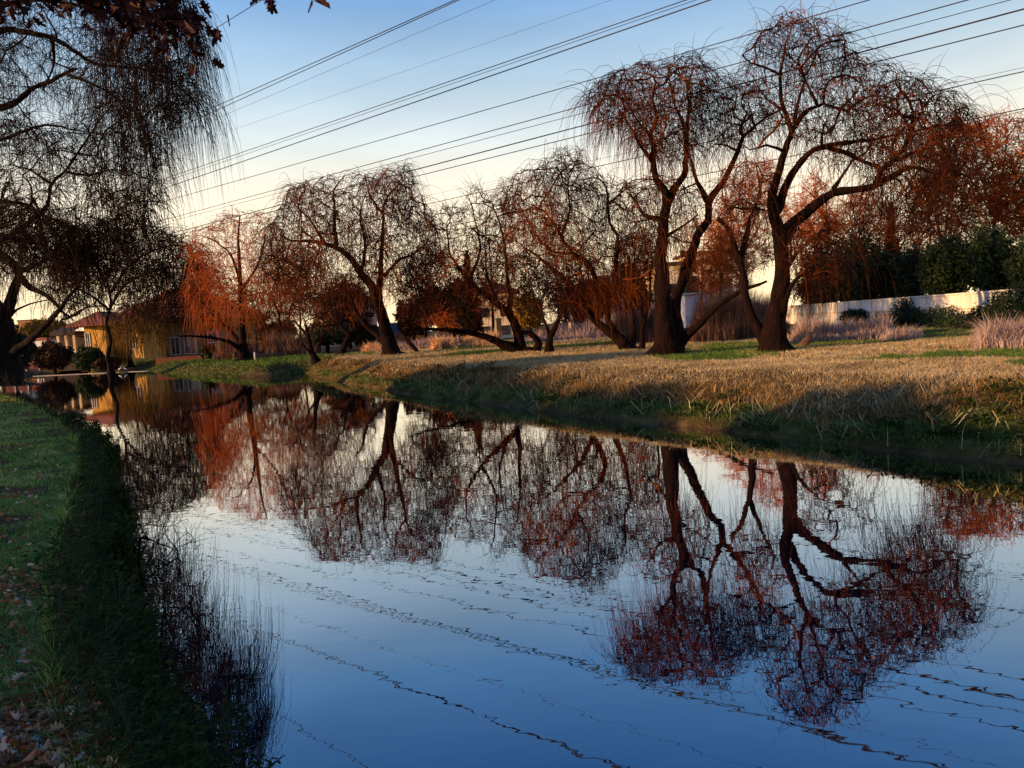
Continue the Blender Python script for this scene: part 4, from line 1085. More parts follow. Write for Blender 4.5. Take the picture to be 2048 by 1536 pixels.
building('upper_storey_block', 'upper cream storey with a dark flat roof behind the forked willow', X(1390, 122), X(1470, 122), 122, 132, Zz(1430, 505, 122), 'cream', 'darkroof', roof='flat', over=0.6,
         wins=[('f', -1.5, 9.5, 1.4, 1.2), ('f', 1.5, 9.5, 1.4, 1.2)], cat='building')
building('sheet_metal_shed', 'grey blue sheet metal shed in front of the cream building', X(1374, 84), X(1428, 84), 84, 92, Zz(1400, 588, 84), 'greyblue', 'greyblue', roof='flat', over=0.25, slab=0.2,
         wins=[('f', 0.6, 1.0, 1.2, 1.2)], cat='shed')
building('long_cream_house', 'long low cream house glowing behind the golden olive bush', X(1150, 120), X(1320, 120), 120, 130, Zz(1240, 570, 120), 'cream', 'tile', ridge=2.0, over=0.5,
         wins=[('f', -4.5, 4, 1.2, 1.3), ('f', -1, 4, 1.2, 1.3), ('f', 2.6, 4, 1.2, 1.3), ('f', 5.4, 4, 1.0, 1.3)])
building('distant_tower_block', 'distant brown square block standing over the treetops at far left', X(41, 320), X(69, 320), 320, 330, Zz(55, 641, 320), 'ochre', 'darkroof', roof='flat', over=0.2,
         wins=[('f', -1.5, 12, 1.2, 1.4), ('f', 1.5, 12, 1.2, 1.4), ('f', -1.5, 8.6, 1.2, 1.4), ('f', 1.5, 8.6, 1.2, 1.4)], cat='building')
building('white_kiosk', 'small white building between the near willow limb and the round red bush', X(68, 125), X(94, 125), 125, 131, Zz(80, 680, 125), 'white', 'tile', roof='flat', over=0.3,
         wins=[('f', -0.4, 1.0, 0.7, 1.0)], cat='building')
# low walls and fences near the river end
o = MB().box(-3.0, 3.0, -0.2, 0.2, -0.6, 0.45).box(-3.05, 3.05, -0.25, 0.25, 0.452, 0.55).build('brick_retaining_wall', M['brick'])
o.location = (X(362, 88), 88, 0.75); tag(o, 'low brick retaining wall under the dark house on the green bank', 'wall')
fe = empty('board_fence', (X(36, 93), 93, 0.85)); tag(fe, 'low red board fence with pale posts at the far left bank', 'fence')
mb = MB()
for k in range(34): mb.box(-2.6 + k * 0.155, -2.6 + k * 0.155 + 0.14, -0.02, 0.02, 0.0, 1.0 + 0.03 * (k % 3))
mb.build('boards', M['fence_red'], fe)
for k in range(4): MB().box(-2.55 + k * 1.65, -2.43 + k * 1.65, -0.12, -0.025, -0.2, 1.15).build('post', M['rope'], fe)
tp = empty('covered_trailer', (X(58, 97), 97, 0.8)); tag(tp, 'dark blue covered trailer with a white board beside the red fence', 'trailer')
mb = MB().box(-0.95, 1.0, -0.8, 0.8, 0.5, 1.5); mb.hexa([(-0.9, -0.75, 1.505), (0.95, -0.75, 1.505), (0.95, 0.75, 1.505), (-0.9, 0.75, 1.505), (-0.6, -0.5, 2.2), (0.6, -0.5, 2.3), (0.6, 0.5, 2.3), (-0.6, 0.5, 2.2)]); mb.build('cover', M['blue'], tp)
for sx_ in (-0.55, 0.55):
    mb = MB(); mb.tube([(sx_, -0.95, 0.3), (sx_, -0.78, 0.3)], 0.32, 14); mb.build('wheel', M['wire'], tp)
MB().hexa([(-1.15, -0.9, 0.7), (-0.85, -0.92, 0.65), (-0.85, -0.88, 0.65), (-1.15, -0.86, 0.7), (-1.28, -0.9, 1.9), (-0.95, -0.92, 1.9), (-0.95, -0.88, 1.9), (-1.28, -0.86, 1.9)]).build('white_board', M['white'], tp)

# posts and timber in the middle distance
o = MB().box(-0.22, 0.22, -0.22, 0.22, -0.4, 2.1).box(-0.27, 0.27, -0.27, 0.27, 2.102, 2.25).build('gate_post', M['yellow']); o.location = (X(1001, 66), 66, 0.95)
tag(o, 'square yellow gate post between the spreading willow stems', 'post')
for k, px in enumerate((874, 890, 906, 917)):
    o = MB().tube([(0, 0, -0.3), (0.03, 0, 0.6), (0.0, 0, 1.3 - 0.08 * k)], [0.05, 0.05, 0.045], 7).build('fence_post', M['reed_pale'], smooth=True)
    o.location = (X(px, 60), 60, 0.95)
    tag(o, ['thin pale post in the tawny grass below the bush tree', 'second thin post, between the two tawny clumps', 'third thin post left of the right tawny clump', 'shortest thin post beside the right tawny clump'][k], 'post', 'thin pale posts in the tawny grass')
def lumpy(name, pts, rr, mt, label, cat, seed, n=10, group=None):
    rng = np.random.default_rng(seed)
    P_ = [Vector(p) for p in pts]; O = P_[0].copy()
    R_ = [r_ * rng.uniform(0.85, 1.15) for r_ in rr]
    o = MB().tube([p - O for p in P_], R_, n).build(name, mt, smooth=True)
    o.location = O; tag(o, label, cat, group); return o
a = at(1388, 712, 28.8); lumpy('fallen_log', [a, a + (0.45, 0.1, 0.02), a + (0.75, 0.15, 0.0)], [0.10, 0.12, 0.09], M['log'], 'short split log lying in the grass between the two tallest willows', 'log', 1)
a = at(1412, 711, 28.4); lumpy('fallen_branch', [a + (0, 0, 0.06), a + (0.3, 0.05, 0.05), a + (0.6, 0, -0.02), a + (0.9, 0.1, -0.03)], [0.07, 0.06, 0.05, 0.02], M['wood'], 'pale broken branch beside the short split log', 'branch', 2)
a = at(1600, 704, 27.5); lumpy('tree_stump', [a + (0.0, 0, -0.2), a + (0.1, 0, 0.15), a + (0.32, 0.1, 0.42), a + (0.45, 0.1, 0.72)], [0.30, 0.24, 0.14, 0.02], M['log'], 'jagged leaning stump right of the tallest willow', 'stump', 3)
a = at(1832, 700, 26); lumpy('tree_stump', [a + (0.0, 0, -0.2), a + (0.03, 0, 0.1), a + (0.02, 0.05, 0.26)], [0.2, 0.16, 0.10], M['log'], 'small dark stump right of the pale reeds', 'stump', 31)
a = at(512, 716, 76); lumpy('fallen_log', [a + (0, 0, 0.1), a + (1.4, 0, 0.15), a + (2.9, 0.3, 0.12)], [0.3, 0.28, 0.2], M['log'], 'long dark log lying on the low far bank', 'log', 4)
a = at(800, 668, 53.5); b_ = at(836, 704, 52.5); lumpy('fallen_limb', [a, (Vector(a) + Vector(b_)) / 2 + Vector((0, 0, 0.05)), b_], [0.16, 0.15, 0.12], M['bark'], 'broken limb propped against the right side of the broad willow', 'branch', 5)
a = at(510, 716, 68); lumpy('white_marker', [a + (0, 0, -0.2), a + (0, 0, 0.3), a + (0, 0, 0.55)], [0.07, 0.07, 0.06], M['white'], 'short white marker post on the tip of the low far bank', 'post', 6)
for k in range(9):
    a = at(478 + 9 * k, 750 - (k % 3) * 3, 57.5 + k % 2); rng = np.random.default_rng(400 + k)
    v = np.array([rng.uniform(-1.6, 1.6), rng.uniform(-0.6, 0.6), rng.uniform(0.3, 0.9)])
    a[2] = 0.05
    lumpy('driftwood_branch', [a, a + v * 0.5 + (0, 0, 0.12), a + v], [0.06, 0.045, 0.015], M['log'], 'driftwood branch in the dark tangle off the low bank tip', 'branch', k, 6, 'driftwood tangle at the low bank tip')
a = at(1170, 690, 62); 
rk = bpy.data.meshes.new('boulder')
import bmesh
bm = bmesh.new(); bmesh.ops.create_icosphere(bm, subdivisions=3, radius=1.0)
for v in bm.verts:
    nn = 1 + 0.16 * math.sin(v.co.x * 5 + 1) * math.sin(v.co.y * 4) + 0.1 * math.sin(v.co.z * 7 + v.co.x * 3)
    v.co = Vector((v.co.x * 0.95, v.co.y * 0.7, v.co.z * 0.8)) * nn
bm.to_mesh(rk); bm.free(); rk.materials.append(M['rock'])
o = link_mesh('boulder', rk); o.location = (a[0], a[1], 1.2); tag(o, 'dark rounded boulder behind the lattice tower legs', 'rock')

# ------------------------------------------------------------------ lattice tower
def lattice(cx, cy, z0, hw, zk, zt, wt):
    root = empty('lattice_tower', (cx, cy, z0)); tag(root, 'pale steel lattice tower with crossed legs behind the willows', 'tower')
    mb = [MB() for _ in range(4)]
    cor = [(-1, -1), (1, -1), (1, 1), (-1, 1)]
    def hwz(z): return hw + (wt - hw) * min(1, z / zk) if z < zk else wt * (1 - 0.55 * (z - zk) / (zt - zk))
    for k, (a, b2) in enumerate(cor):
        zs = [0, zk * 0.5, zk, (zk + zt) / 2, zt]
        MB().tube([(a * hwz(z), b2 * hwz(z), z) for z in zs], 0.055, 4).build('leg', M['steel'], root)
    br = MB(); z = 0.0
    while z < zt - 0.3:
        h_ = max(0.8, hwz(z) * 1.25); z2 = min(zt, z + h_)
        for k in range(4):
            a, b2 = cor[k], cor[(k + 1) % 4]
            A = Vector((a[0] * hwz(z), a[1] * hwz(z), z)); B = Vector((b2[0] * hwz(z2), b2[1] * hwz(z2), z2))
            C_ = Vector((b2[0] * hwz(z), b2[1] * hwz(z), z)); D_ = Vector((a[0] * hwz(z2), a[1] * hwz(z2), z2))
            br.tube([A, B], 0.032, 4); br.tube([C_, D_], 0.032, 4); br.tube([D_, B], 0.03, 4)
        z = z2
    br.build('bracing', M['steel'], root)
    return root
cx = X(1112, 70)
lattice(cx, 70, 0.9, 2.1, 5.5, Zz(1100, 372, 70) - 0.9, 0.5)
lattice2 = empty('lattice_tower', (X(1222, 72), 72, 0.9)); tag(lattice2, 'slimmer steel lattice mast right of the tower, behind the leaning willow', 'tower')
zt = Zz(1262, 480, 72) - 0.9
for a, b2 in ((-1, -1), (1, -1), (0, 1)):
    MB().tube([(a * 1.4, b2 * 1.0, 0), (a * 0.3 + 0.8, b2 * 0.25, 6), (a * 0.12 + 1.5, b2 * 0.1, zt)], 0.05, 4).build('leg', M['steel'], lattice2)
br = MB()
for k in range(9):
    z = k * 0.7; s0 = 1.4 - 1.1 * z / 6; s1 = 1.4 - 1.1 * (z + 0.7) / 6; o0 = 0.8 * z / 6; o1 = 0.8 * (z + 0.7) / 6
    br.tube([(-s0 + o0, -s0 * 0.7, z), (s1 + o1, -s1 * 0.7, z + 0.7)], 0.03, 4); br.tube([(s0 + o0, -s0 * 0.7, z), (-s1 + o1, -s1 * 0.7, z + 0.7)], 0.03, 4)
br.build('bracing', M['steel'], lattice2)

# ------------------------------------------------------------------ power wires
WL = [((910, 0), (430, 213), 19.0, 0.022), ((900, 8), (430, 222), 18.6, 0.022), ((990, 0), (430, 238), 24.0, 0.012), ((1222, 0), (430, 272), 26.0, 0.010),
      ((1372, 0), (345, 352), 17.0, 0.022), ((1392, 0), (345, 358), 16.8, 0.014), ((1420, 0), (345, 371), 16.0, 0.028), ((1738, 0), (345, 398), 14.6, 0.020),
      ((1935, 0), (350, 434), 13.0, 0.020), ((2020, 0), (350, 440), 13.0, 0.014), ((2048, 18), (330, 470), 11.6, 0.026), ((2048, 50), (330, 476), 11.6, 0.020),
      ((2048, 135), (1700, 210), 16.0, 0.012), ((2048, 143), (1230, 325), 12.0, 0.022), ((2048, 175), (1880, 215), 15.0, 0.007), ((2048, 217), (850, 462), 10.4, 0.022), ((2048, 222), (1500, 345), 10.4, 0.012),
      ((700, -110), (430, 58), 20.0, 0.018), ((700, -240), (430, -42), 20.5, 0.018), ((700, -262), (430, -60), 20.5, 0.016), ((700, -420), (430, -180), 18.0, 0.018), ((700, -640), (430, -350), 17.0, 0.016)]
WN = ['upper', 'lower']
WLAB = ['upper wire of the steepest pair', 'lower wire of the steepest pair', 'fine wire just under the steepest pair', 'faintest wire, alone in the gap of open sky',
        'uppermost wire of the middle bundle', 'thin wire inside the middle bundle', 'thickest wire, lowest of the middle bundle', 'single wire touching the top of the tallest willow',
        'wire above the thin one through the tallest crown', 'thin wire crossing the tallest crown near its middle', 'thick wire across the open centre of the tallest crown', 'wire just below the thick one across the tallest crown',
        'thin wire ending over the right side of the tallest crown', 'lower wire through the tallest willow and the forked one', 'hair thin wire near the right edge of the sky', 'lowest thick wire, touching the rusty treetop', 'thin twin of the lowest thick wire', 'steep wire entering the oak leaves at the top left', 'upper wire over the hanging crown of the huge near willow', 'twin wire over the hanging crown of the huge near willow', 'high wire seen only as a wavy line mirrored in the near water', 'highest wire, mirrored as the lowest wavy line in the near water']
for (a, b2, zc, r_), lab in zip(WL, WLAB):
    A = on_plane(a[0], a[1], zc); B = on_plane(b2[0], b2[1], zc)
    d = (B - A); L = np.linalg.norm(d); u = d / L
    far = 230.0; near = 25.0
    s0 = A - u * near; s1 = A + u * max(far, L + 60)
    pts = []
    LL = np.linalg.norm(s1 - s0)
    for k in range(25):
        f = k / 24; p = s0 + (s1 - s0) * f
        g_ = ((p - A) @ u) * ((p - B) @ u)
        p = p + np.array([0, 0, 0.000035 * g_ if g_ < 0 else 0.00003 * g_])
        pts.append(p)
    O = Vector(pts[0])
    o = MB().tube([Vector(p) - O for p in pts], r_, 6).build('power_wire', M['wire'], smooth=True)
    o.location = O
    tag(o, lab + (' strung over the river' if len(lab.split()) < 12 else ''), 'wire', 'power wires crossing the sky')

# ------------------------------------------------------------------ grass
def blades(x, y, h, wdt, rng, lean=0.5, z=None, curl=0.5):
    n = len(x)
    z = ground_z(x, y) if z is None else z
    th = rng.uniform(0, 2 * math.pi, n); ph = rng.uniform(0, 2 * math.pi, n)
    dx, dy = np.cos(th), np.sin(th)
    lx, ly = np.cos(ph) * lean * rng.random(n), np.sin(ph) * lean * rng.random(n)
    B = np.stack([x, y, z - 0.02], 1)
    side = np.stack([dx, dy, np.zeros(n)], 1) * (wdt * rng.uniform(0.6, 1.3, n))[:, None]
    l1 = np.stack([lx * 0.35 * h, ly * 0.35 * h, 0.55 * h], 1)
    l2 = np.stack([lx * (1 + curl) * h, ly * (1 + curl) * h, h * (1 - 0.35 * np.hypot(lx, ly))], 1)
    V = np.stack([B - side, B + side, B + l1 + side * 0.8, B + l1 - side * 0.8, B + l2], 1).reshape(-1, 3)
    k = np.arange(n)[:, None] * 5
    return V, k + np.array([[0, 1, 2, 3]]), k + np.array([[3, 2, 4]])

def grass_obj(name, label, x, y, h, wd, mt, rng, cat='grass', **kw):
    V, q, t3 = blades(x, y, h, wd, rng, **kw)
    o = link_mesh(name, np_mesh(name, V, [q, t3], M[mt], smooth=False))
    tag(o, label, cat, None, 'stuff'); return o

def scatter_view(n, x0, x1, y0, y1, power=1.0, seed=0):
    """random ground points, denser towards the camera"""
    rng = np.random.default_rng(seed)
    u = rng.random(n)
    y = y0 * (y1 / y0) ** (u ** power)
    x = rng.uniform(-1, 1, n)
    return rng, x, y

rng = np.random.default_rng(51)
# right bank: points inside the view wedge
n = 620000
y = 9.0 * (75 / 9.0) ** (rng.random(n) ** 0.8)
x = y * rng.uniform(-0.36, 0.80, n)
sd, right = zone(x, y)
k = (sd > 0.02) & right & (sd < 30)
x, y, sd = x[k], y[k], sd[k]
pn = vnoise(x, y, 0.9, 31); pf = vnoise(x, y, 3.5, 32)
sc = np.clip(y / 22, 0.8, 2.6)
tone = sd + 0.9 * pn + 0.5 * pf
top = tone > 1.7
low = (tone < 0.62) | ((sd < 0.9) & (pf > 0.15))
mid = ~top & ~low
gpatch = vnoise(x, y, 0.35, 35)
tg = top & (sd > 6.5 + 2 * pn) & (gpatch + 0.3 * pf > 0.12)
top &= ~tg
def sel(mk, frac=1.0): return mk & (rng.random(len(mk)) < frac)
h0 = rng.uniform(0.04, 0.13, len(x)) * (1 + 0.3 * pf)
grass_obj('dry_grass', 'short straw coloured grass covering the top of the far bank', x[top], y[top], (h0 * (0.8 + 0.4 * sc))[top], (0.0045 * sc)[top], 'straw', rng, lean=1.6)
hm = rng.uniform(0.08, 0.24, len(x)) * (1 + 0.35 * pf)
mm_ = sel(mid)
grass_obj('bank_grass', 'shaggy brown olive grass hanging on the slope of the far bank', x[mm_], y[mm_], hm[mm_], (0.006 * sc)[mm_], 'olive', rng, lean=1.5)
lg = sel(low) | tg
grass_obj('green_grass', 'fresh green grass along the far waterline and under the willows', x[lg], y[lg], (rng.uniform(0.06, 0.17, len(x)))[lg], (0.006 * sc)[lg], 'green', rng, lean=1.2)
# pale dead stalks lying on the slope
sx_ = sel(mid | low, 0.018)
grass_obj('dead_stalks', 'pale dead stalks tangled on the slope of the far bank', x[sx_], y[sx_], rng.uniform(0.25, 0.65, sx_.sum()), np.full(sx_.sum(), 0.007), 'straw', rng, lean=2.2)
# broad leaf weeds on the slope
def clump_leaves(px_, py_, z_, n, size, spread, rng):
    c_ = np.stack([px_, py_, z_], 1)
    ci = rng.integers(len(c_), size=n)
    v = rng.normal(size=(n, 3)); v[:, 2] = np.abs(v[:, 2]) * 0.7
    p = c_[ci] + v * spread
    a = v + rng.normal(size=(n, 3)) * 0.4; a /= np.linalg.norm(a, axis=1)[:, None]
    b_ = np.cross(a, rng.normal(size=(n, 3))); b_ /= np.linalg.norm(b_, axis=1)[:, None]
    s_ = size * rng.uniform(0.5, 1.4, (n, 1))
    V = np.stack([p - a * s_, p + b_ * s_ * 0.4, p + a * s_, p - b_ * s_ * 0.4], 1).reshape(-1, 3)
    return V, np.arange(n * 4).reshape(-1, 4)
kk = np.where(sel(low | (mid & (pn < -0.1)), 0.006))[0]
V, Fq = clump_leaves(x[kk], y[kk], ground_z(x[kk], y[kk]) + 0.04, 45 * len(kk), 0.045, 0.11, rng)
o = link_mesh('waterside_weeds', np_mesh('waterside_weeds', V, [Fq], M['weed'], smooth=False)); tag(o, 'dark green weeds on the foot of the far bank', 'weeds', None, 'stuff')

# low far bank and meadow behind
n = 60000
y = rng.uniform(54, 104, n); x = -rng.uniform(0.18, 0.56, n) * y
sd, right = zone(x, y); k = (sd > 0.05) & (sd < 14)
x, y = x[k], y[k]
grass_obj('far_grass', 'bright green grass on the low far bank by the house', x, y, rng.uniform(0.10, 0.30, len(x)), np.full(len(x), 0.02), 'green', rng, lean=1.3)
n = 60000
y = rng.uniform(22, 70, n); x = y * rng.uniform(0.30, 0.78, n)
sd, right = zone(x, y); k = (sd > 8) & right
x, y = x[k], y[k]
grass_obj('meadow_grass', 'sparse tan grass of the meadow before the white wall', x, y, rng.uniform(0.05, 0.13, len(x)), np.full(len(x), 0.014), 'straw', rng, lean=1.4)

# reeds
def reed_bed(name, label, px0, px1, D0_, D1_, h0_, h1_, n, wdt, mt, lean, group='reed beds', seed=0, cat='reeds'):
    rng = np.random.default_rng(seed)
    D_ = rng.uniform(D0_, D1_, n)
    px_ = rng.uniform(px0, px1, n)
    x_ = at(px_, np.full(n, 690.0), D_)[:, 0]
    edge = np.clip(np.minimum(px_ - px0, px1 - px_) / (0.12 * (px1 - px0)), 0.35, 1)
    cl = (1 + 0.35 * vnoise(x_, D_, 1.1, seed + 3) + 0.2 * vnoise(x_, D_, 3.5, seed + 4)) * (0.55 + 0.45 * np.clip(rng.random(n) * 1.6, 0, 1))
    dep = np.clip(np.minimum(D_ - D0_, D1_ - D_) / (0.25 * (D1_ - D0_)), 0.45, 1); edge = edge * dep
    gap = vnoise(x_, D_, 1.7, seed + 9) > -0.42
    px_, D_, x_, edge, cl = px_[gap], D_[gap], x_[gap], edge[gap], cl[gap]; n = len(x_)
    h_ = rng.uniform(h0_, h1_, n) * edge * cl
    V, q, t3 = blades(x_, D_, h_, np.full(n, wdt), rng, lean=lean, curl=0.35)
    o = link_mesh(name, np_mesh(name, V, [q, t3], M[mt], smooth=False)); tag(o, label, cat, group, 'stuff')
reed_bed('pale_reeds', 'pale silvery reeds before the white wall', 1575, 1800, 30, 35, 0.7, 1.25, 9000, 0.012, 'reed_pale', 0.45, seed=61)
reed_bed('pale_reeds', 'thin tan reeds at the right end of the pale bed', 1760, 1850, 28, 31, 0.3, 0.75, 1800, 0.010, 'reed_pale', 0.7, seed=62)
reed_bed('pale_reeds', 'bleached reed clump at the right edge of the view', 1945, 2200, 19.5, 24, 0.6, 1.25, 9000, 0.009, 'reed_pale', 0.75, seed=63)
reed_bed('brown_reeds', 'tall brown reed stand behind the forked willow', 1375, 1580, 38, 46, 1.8, 3.0, 16000, 0.014, 'reed_brown', 0.16, seed=64)
reed_bed('brown_reeds', 'tall brown reed stand left of the forked willow trunk', 1225, 1330, 42, 48, 1.8, 2.6, 7000, 0.014, 'reed_brown', 0.16, seed=65)
reed_bed('tawny_grass_clump', 'sunlit tawny grass clump, left of the two by the spreading willow', 862, 915, 56, 59, 0.7, 1.35, 5000, 0.022, 'grass_orange', 0.8, seed=66, cat='grass', group='tawny grass clumps')
reed_bed('tawny_grass_clump', 'sunlit tawny grass clump, right of the two by the spreading willow', 922, 1005, 57, 60, 0.7, 1.45, 7000, 0.022, 'grass_orange', 0.8, seed=67, cat='grass', group='tawny grass clumps')
reed_bed('tawny_grass_clump', 'reddish tawny grass right beside the broad willow trunk', 722, 765, 62, 66, 0.6, 1.3, 3000, 0.022, 'grass_orange', 0.7, seed=68, cat='grass', group='tawny grass clumps')
reed_bed('pink_reeds', 'pinkish reeds around the lattice tower legs', 1050, 1290, 60, 66, 0.9, 1.9, 12000, 0.02, 'reed_pale', 0.4, seed=69)
reed_bed('pink_reeds', 'grey pink reeds between the broad and the spreading willows', 790, 870, 62, 66, 0.5, 1.1, 4000, 0.02, 'reed_pale', 0.6, seed=70)
reed_bed('brown_reeds', 'brown brush wall behind the stunted willow', 520, 640, 80, 86, 1.6, 3.2, 8000, 0.026, 'reed_brown', 0.3, seed=71)
reed_bed('brown_reeds', 'brown brush wall behind the forked willow left of the inlet', 425, 520, 80, 84, 1.2, 2.8, 6000, 0.026, 'reed_brown', 0.3, seed=72)

# ------------------------------------------------------------------ near bank
rng = np.random.default_rng(81)
n = 330000
y = 2.0 * (60 / 2.0) ** (rng.random(n) ** 1.1)
x = -y * rng.uniform(0.25, 0.80, n) + rng.uniform(-0.2, 1.2, n) * (y < 8)
sd, right = zone(x, y)
k = (sd > 0.05) & ~right
x, y, sd = x[k], y[k], sd[k]
pf = vnoise(x, y, 2.2, 41); pn = vnoise(x, y, 6, 42)
sc = np.clip(y / 6, 0.45, 3.2)
gmask = (pf + 0.5 * pn > -0.3) | (sd < 0.5)
dm = ~gmask | (rng.random(len(x)) < 0.35)
gm = gmask & (rng.random(len(x)) < 0.9)
hh = rng.uniform(0.03, 0.11, len(x)) * (1 + 0.4 * pn) * np.where(sd < 0.6, 2.3, 1)
rim = gm & (sd < 0.55); gm = gm & ~rim
grass_obj('rim_grass', 'dark shaggy grass and herbs over the rim of the near bank', x[rim], y[rim], hh[rim], (0.0034 * sc)[rim], 'weed', rng, lean=1.4)
grass_obj('lawn_grass', 'short green grass on the near bank', x[gm], y[gm], hh[gm], (0.0028 * sc)[gm], 'lawn', rng, lean=1.2)
grass_obj('dead_grass', 'dead brown grass between the green on the near bank', x[dm], y[dm], hh[dm] * 0.7, (0.0028 * sc)[dm], 'olive', rng, lean=1.8)
# rim weeds: long dark leafy cover hanging over the near edge
k = np.where((sd < 0.36) & (y < 60))[0]; k = k[rng.random(len(k)) < 0.09]
V, Fq = clump_leaves(x[k], y[k], ground_z(x[k], y[k]) + 0.06, 40 * len(k), 0.020, 0.10, rng)
o = link_mesh('edge_weeds', np_mesh('edge_weeds', V, [Fq], M['weed'], smooth=False)); tag(o, 'dark leafy weeds matted over the edge of the near bank', 'weeds', None, 'stuff')

# oak leaves
HALF = [(0, 0), (0.05, 0.14), (0.26, 0.10), (0.14, 0.27), (0.42, 0.34), (0.17, 0.47), (0.40, 0.66), (0.13, 0.66), (0.15, 0.86), (0, 1)]
def oak_leaves(pos, axis_, nrm_, size, curl, rng):
    n = len(pos)
    a = axis_ / (np.linalg.norm(axis_, axis=1)[:, None] + 1e-9)
    c_ = np.cross(a, nrm_); c_ /= np.linalg.norm(c_, axis=1)[:, None] + 1e-9
    nn = np.cross(c_, a)
    H_ = np.array(HALF); m_ = len(H_)
    tris = [(0, 1, 9), (1, 2, 3), (1, 3, 9), (3, 4, 5), (3, 5, 9), (5, 6, 7), (5, 7, 9), (7, 8, 9)]
    V = []; 
    fold = rng.uniform(0.1, 0.7, n)
    for sgn in (1, -1):
        xx = H_[:, 0] * sgn; yy = H_[:, 1]
        zz = np.abs(H_[:, 0])[None] * fold[:, None] + curl[:, None] * (yy[None] - 0.4) ** 2 * 1.6 + 0.06 * np.sin(yy * 9)[None]
        p = pos[:, None] + (c_[:, None] * xx[None, :, None] + a[:, None] * yy[None, :, None] + nn[:, None] * zz[..., None]) * size[:, None, None]
        V.append(p)
    V = np.concatenate(V, 1)                     # n, 2m, 3
    V[:, m_] = V[:, 0]; V[:, 2 * m_ - 1] = V[:, m_ - 1]
    # share the midrib so that each leaf is one island
    rem = np.arange(2 * m_); rem[m_] = 0; rem[2 * m_ - 1] = m_ - 1
    T_ = np.array([[rem[q] for q in t_] for t_ in tris] + [[rem[q + m_] for q in t_[::-1]] for t_ in tris])
    F3 = (np.arange(n) * 2 * m_)[:, None, None] + T_[None]
    return V.reshape(-1, 3), F3.reshape(-1, 3)
def fallen(n, fx, seed, name, label, size=(0.05, 0.10)):
    rng = np.random.default_rng(seed)
    x_, y_ = fx(rng, n)
    sd, right = zone(x_, y_); k = (sd > 0.15) & ~right; x_, y_ = x_[k], y_[k]; n = len(x_)
    z_ = ground_z(x_, y_) + rng.uniform(0.015, 0.07, n)
    ax = rng.normal(size=(n, 3)); ax[:, 2] *= 0.22
    nr = np.tile([0, 0, 1.0], (n, 1)) + rng.normal(size=(n, 3)) * 0.5
    V, F3 = oak_leaves(np.stack([x_, y_, z_], 1), ax, nr, rng.uniform(size[0], size[1], n), rng.uniform(-0.7, 0.9, n), rng)
    o = link_mesh(name, np_mesh(name, V, [F3], M['leaf_dead'], smooth=False)); tag(o, label, 'leaves', None, 'stuff')
def pile(rng, n):
    c_ = on_plane(130, 1470, 0.9)
    return c_[0] + rng.normal(size=n) * 0.30 + 0.0, c_[1] + rng.normal(size=n) * 0.24
fallen(2000, pile, 91, 'leaf_litter', 'heap of curled brown oak leaves at the near left corner', (0.035, 0.075))
def pile2(rng, n):
    c_ = on_plane(60, 1180, 0.9)
    return c_[0] + rng.normal(size=n) * 0.5, c_[1] + rng.normal(size=n) * 0.45
fallen(420, pile2, 92, 'leaf_litter', 'scatter of pale brown leaves on the grass above the leaf heap', (0.03, 0.065))
def wide(rng, n):
    y_ = 2.4 * (30 / 2.4) ** (rng.random(n)); return -y_ * rng.uniform(0.35, 0.75, n), y_
fallen(3000, wide, 93, 'leaf_litter', 'single dead leaves strewn along the near bank', (0.03, 0.065))

# leafy weed plants at the near edge
def weed_mesh(seed, h, nleaf, lsize, branches=3, bare=False):
    rng = np.random.default_rng(seed)
    st = MB(); L = []; 
    def stem(p, d, length, r, nl):
        pts = [p.copy()]; q = p.copy(); dd = d.copy()
        for k in range(6):
            dd = dd + rng.normal(size=3) * 0.10 + np.array([0, 0, 0.05]); dd /= np.linalg.norm(dd)
            q = q + dd * length / 6; pts.append(q.copy())
        st.tube(pts, [r * (1 - 0.12 * i) for i in range(7)], 5)
        for i in range(nl):
            f = (0.25 if not bare else 0.6) + (0.75 if not bare else 0.4) * (i + 0.5) / nl; k = min(5, int(f * 6)); u = f * 6 - k
            b0 = pts[k] * (1 - u) + pts[k + 1] * u
            an = i * 2.4 + rng.uniform(-0.3, 0.3)
            a = np.array([math.cos(an), math.sin(an), rng.uniform(0.0, 0.7)]); L.append((b0, a, lsize * rng.uniform(0.6, 1.2) * (1.1 - 0.5 * f)))
        return pts
    main = stem(np.zeros(3), np.array([rng.normal() * 0.15, rng.normal() * 0.15, 1.0]), h, 0.005, nleaf)
    for b3 in range(branches):
        k = 2 + b3 % 3; an = rng.uniform(0, 6.28)
        stem(main[k], np.array([math.cos(an), math.sin(an), 0.9]), h * 0.45, 0.0035, nleaf // 2)
    LV = []; LF = []
    for b0, a, s_ in L:
        a = a / np.linalg.norm(a); c_ = np.cross(a, (0, 0, 1.0)); c_ /= np.linalg.norm(c_) + 1e-9; nn = np.cross(c_, a)
        o = len(LV)
        for (yy, xx, zz) in ((0.0, 0, 0), (0.3, 0.20, 0.05), (0.62, 0.16, 0.03), (1.0, 0, -0.12), (0.62, -0.16, 0.03), (0.3, -0.20, 0.05), (0.45, 0, -0.01)):
            LV.append(b0 + (a * yy + c_ * xx + nn * zz) * s_)
        for t_ in ((0, 1, 6), (1, 2, 6), (2, 3, 6), (3, 4, 6), (4, 5, 6), (5, 0, 6)): LF.append([o + q for q in t_])
    return st, np.array(LV), np.array(LF)
protos = []
for s_ in range(5):
    st, LV, LF = weed_mesh(500 + s_, 0.42, 16, 0.075, 3)
    me1 = bpy.data.meshes.new('stem'); me1.from_pydata([tuple(v) for v in st.v], [], st.f); me1.materials.append(M['weed_stem']); me1.update()
    protos.append((me1, np_mesh('leaves', LV, [LF], M['weed'], smooth=False)))
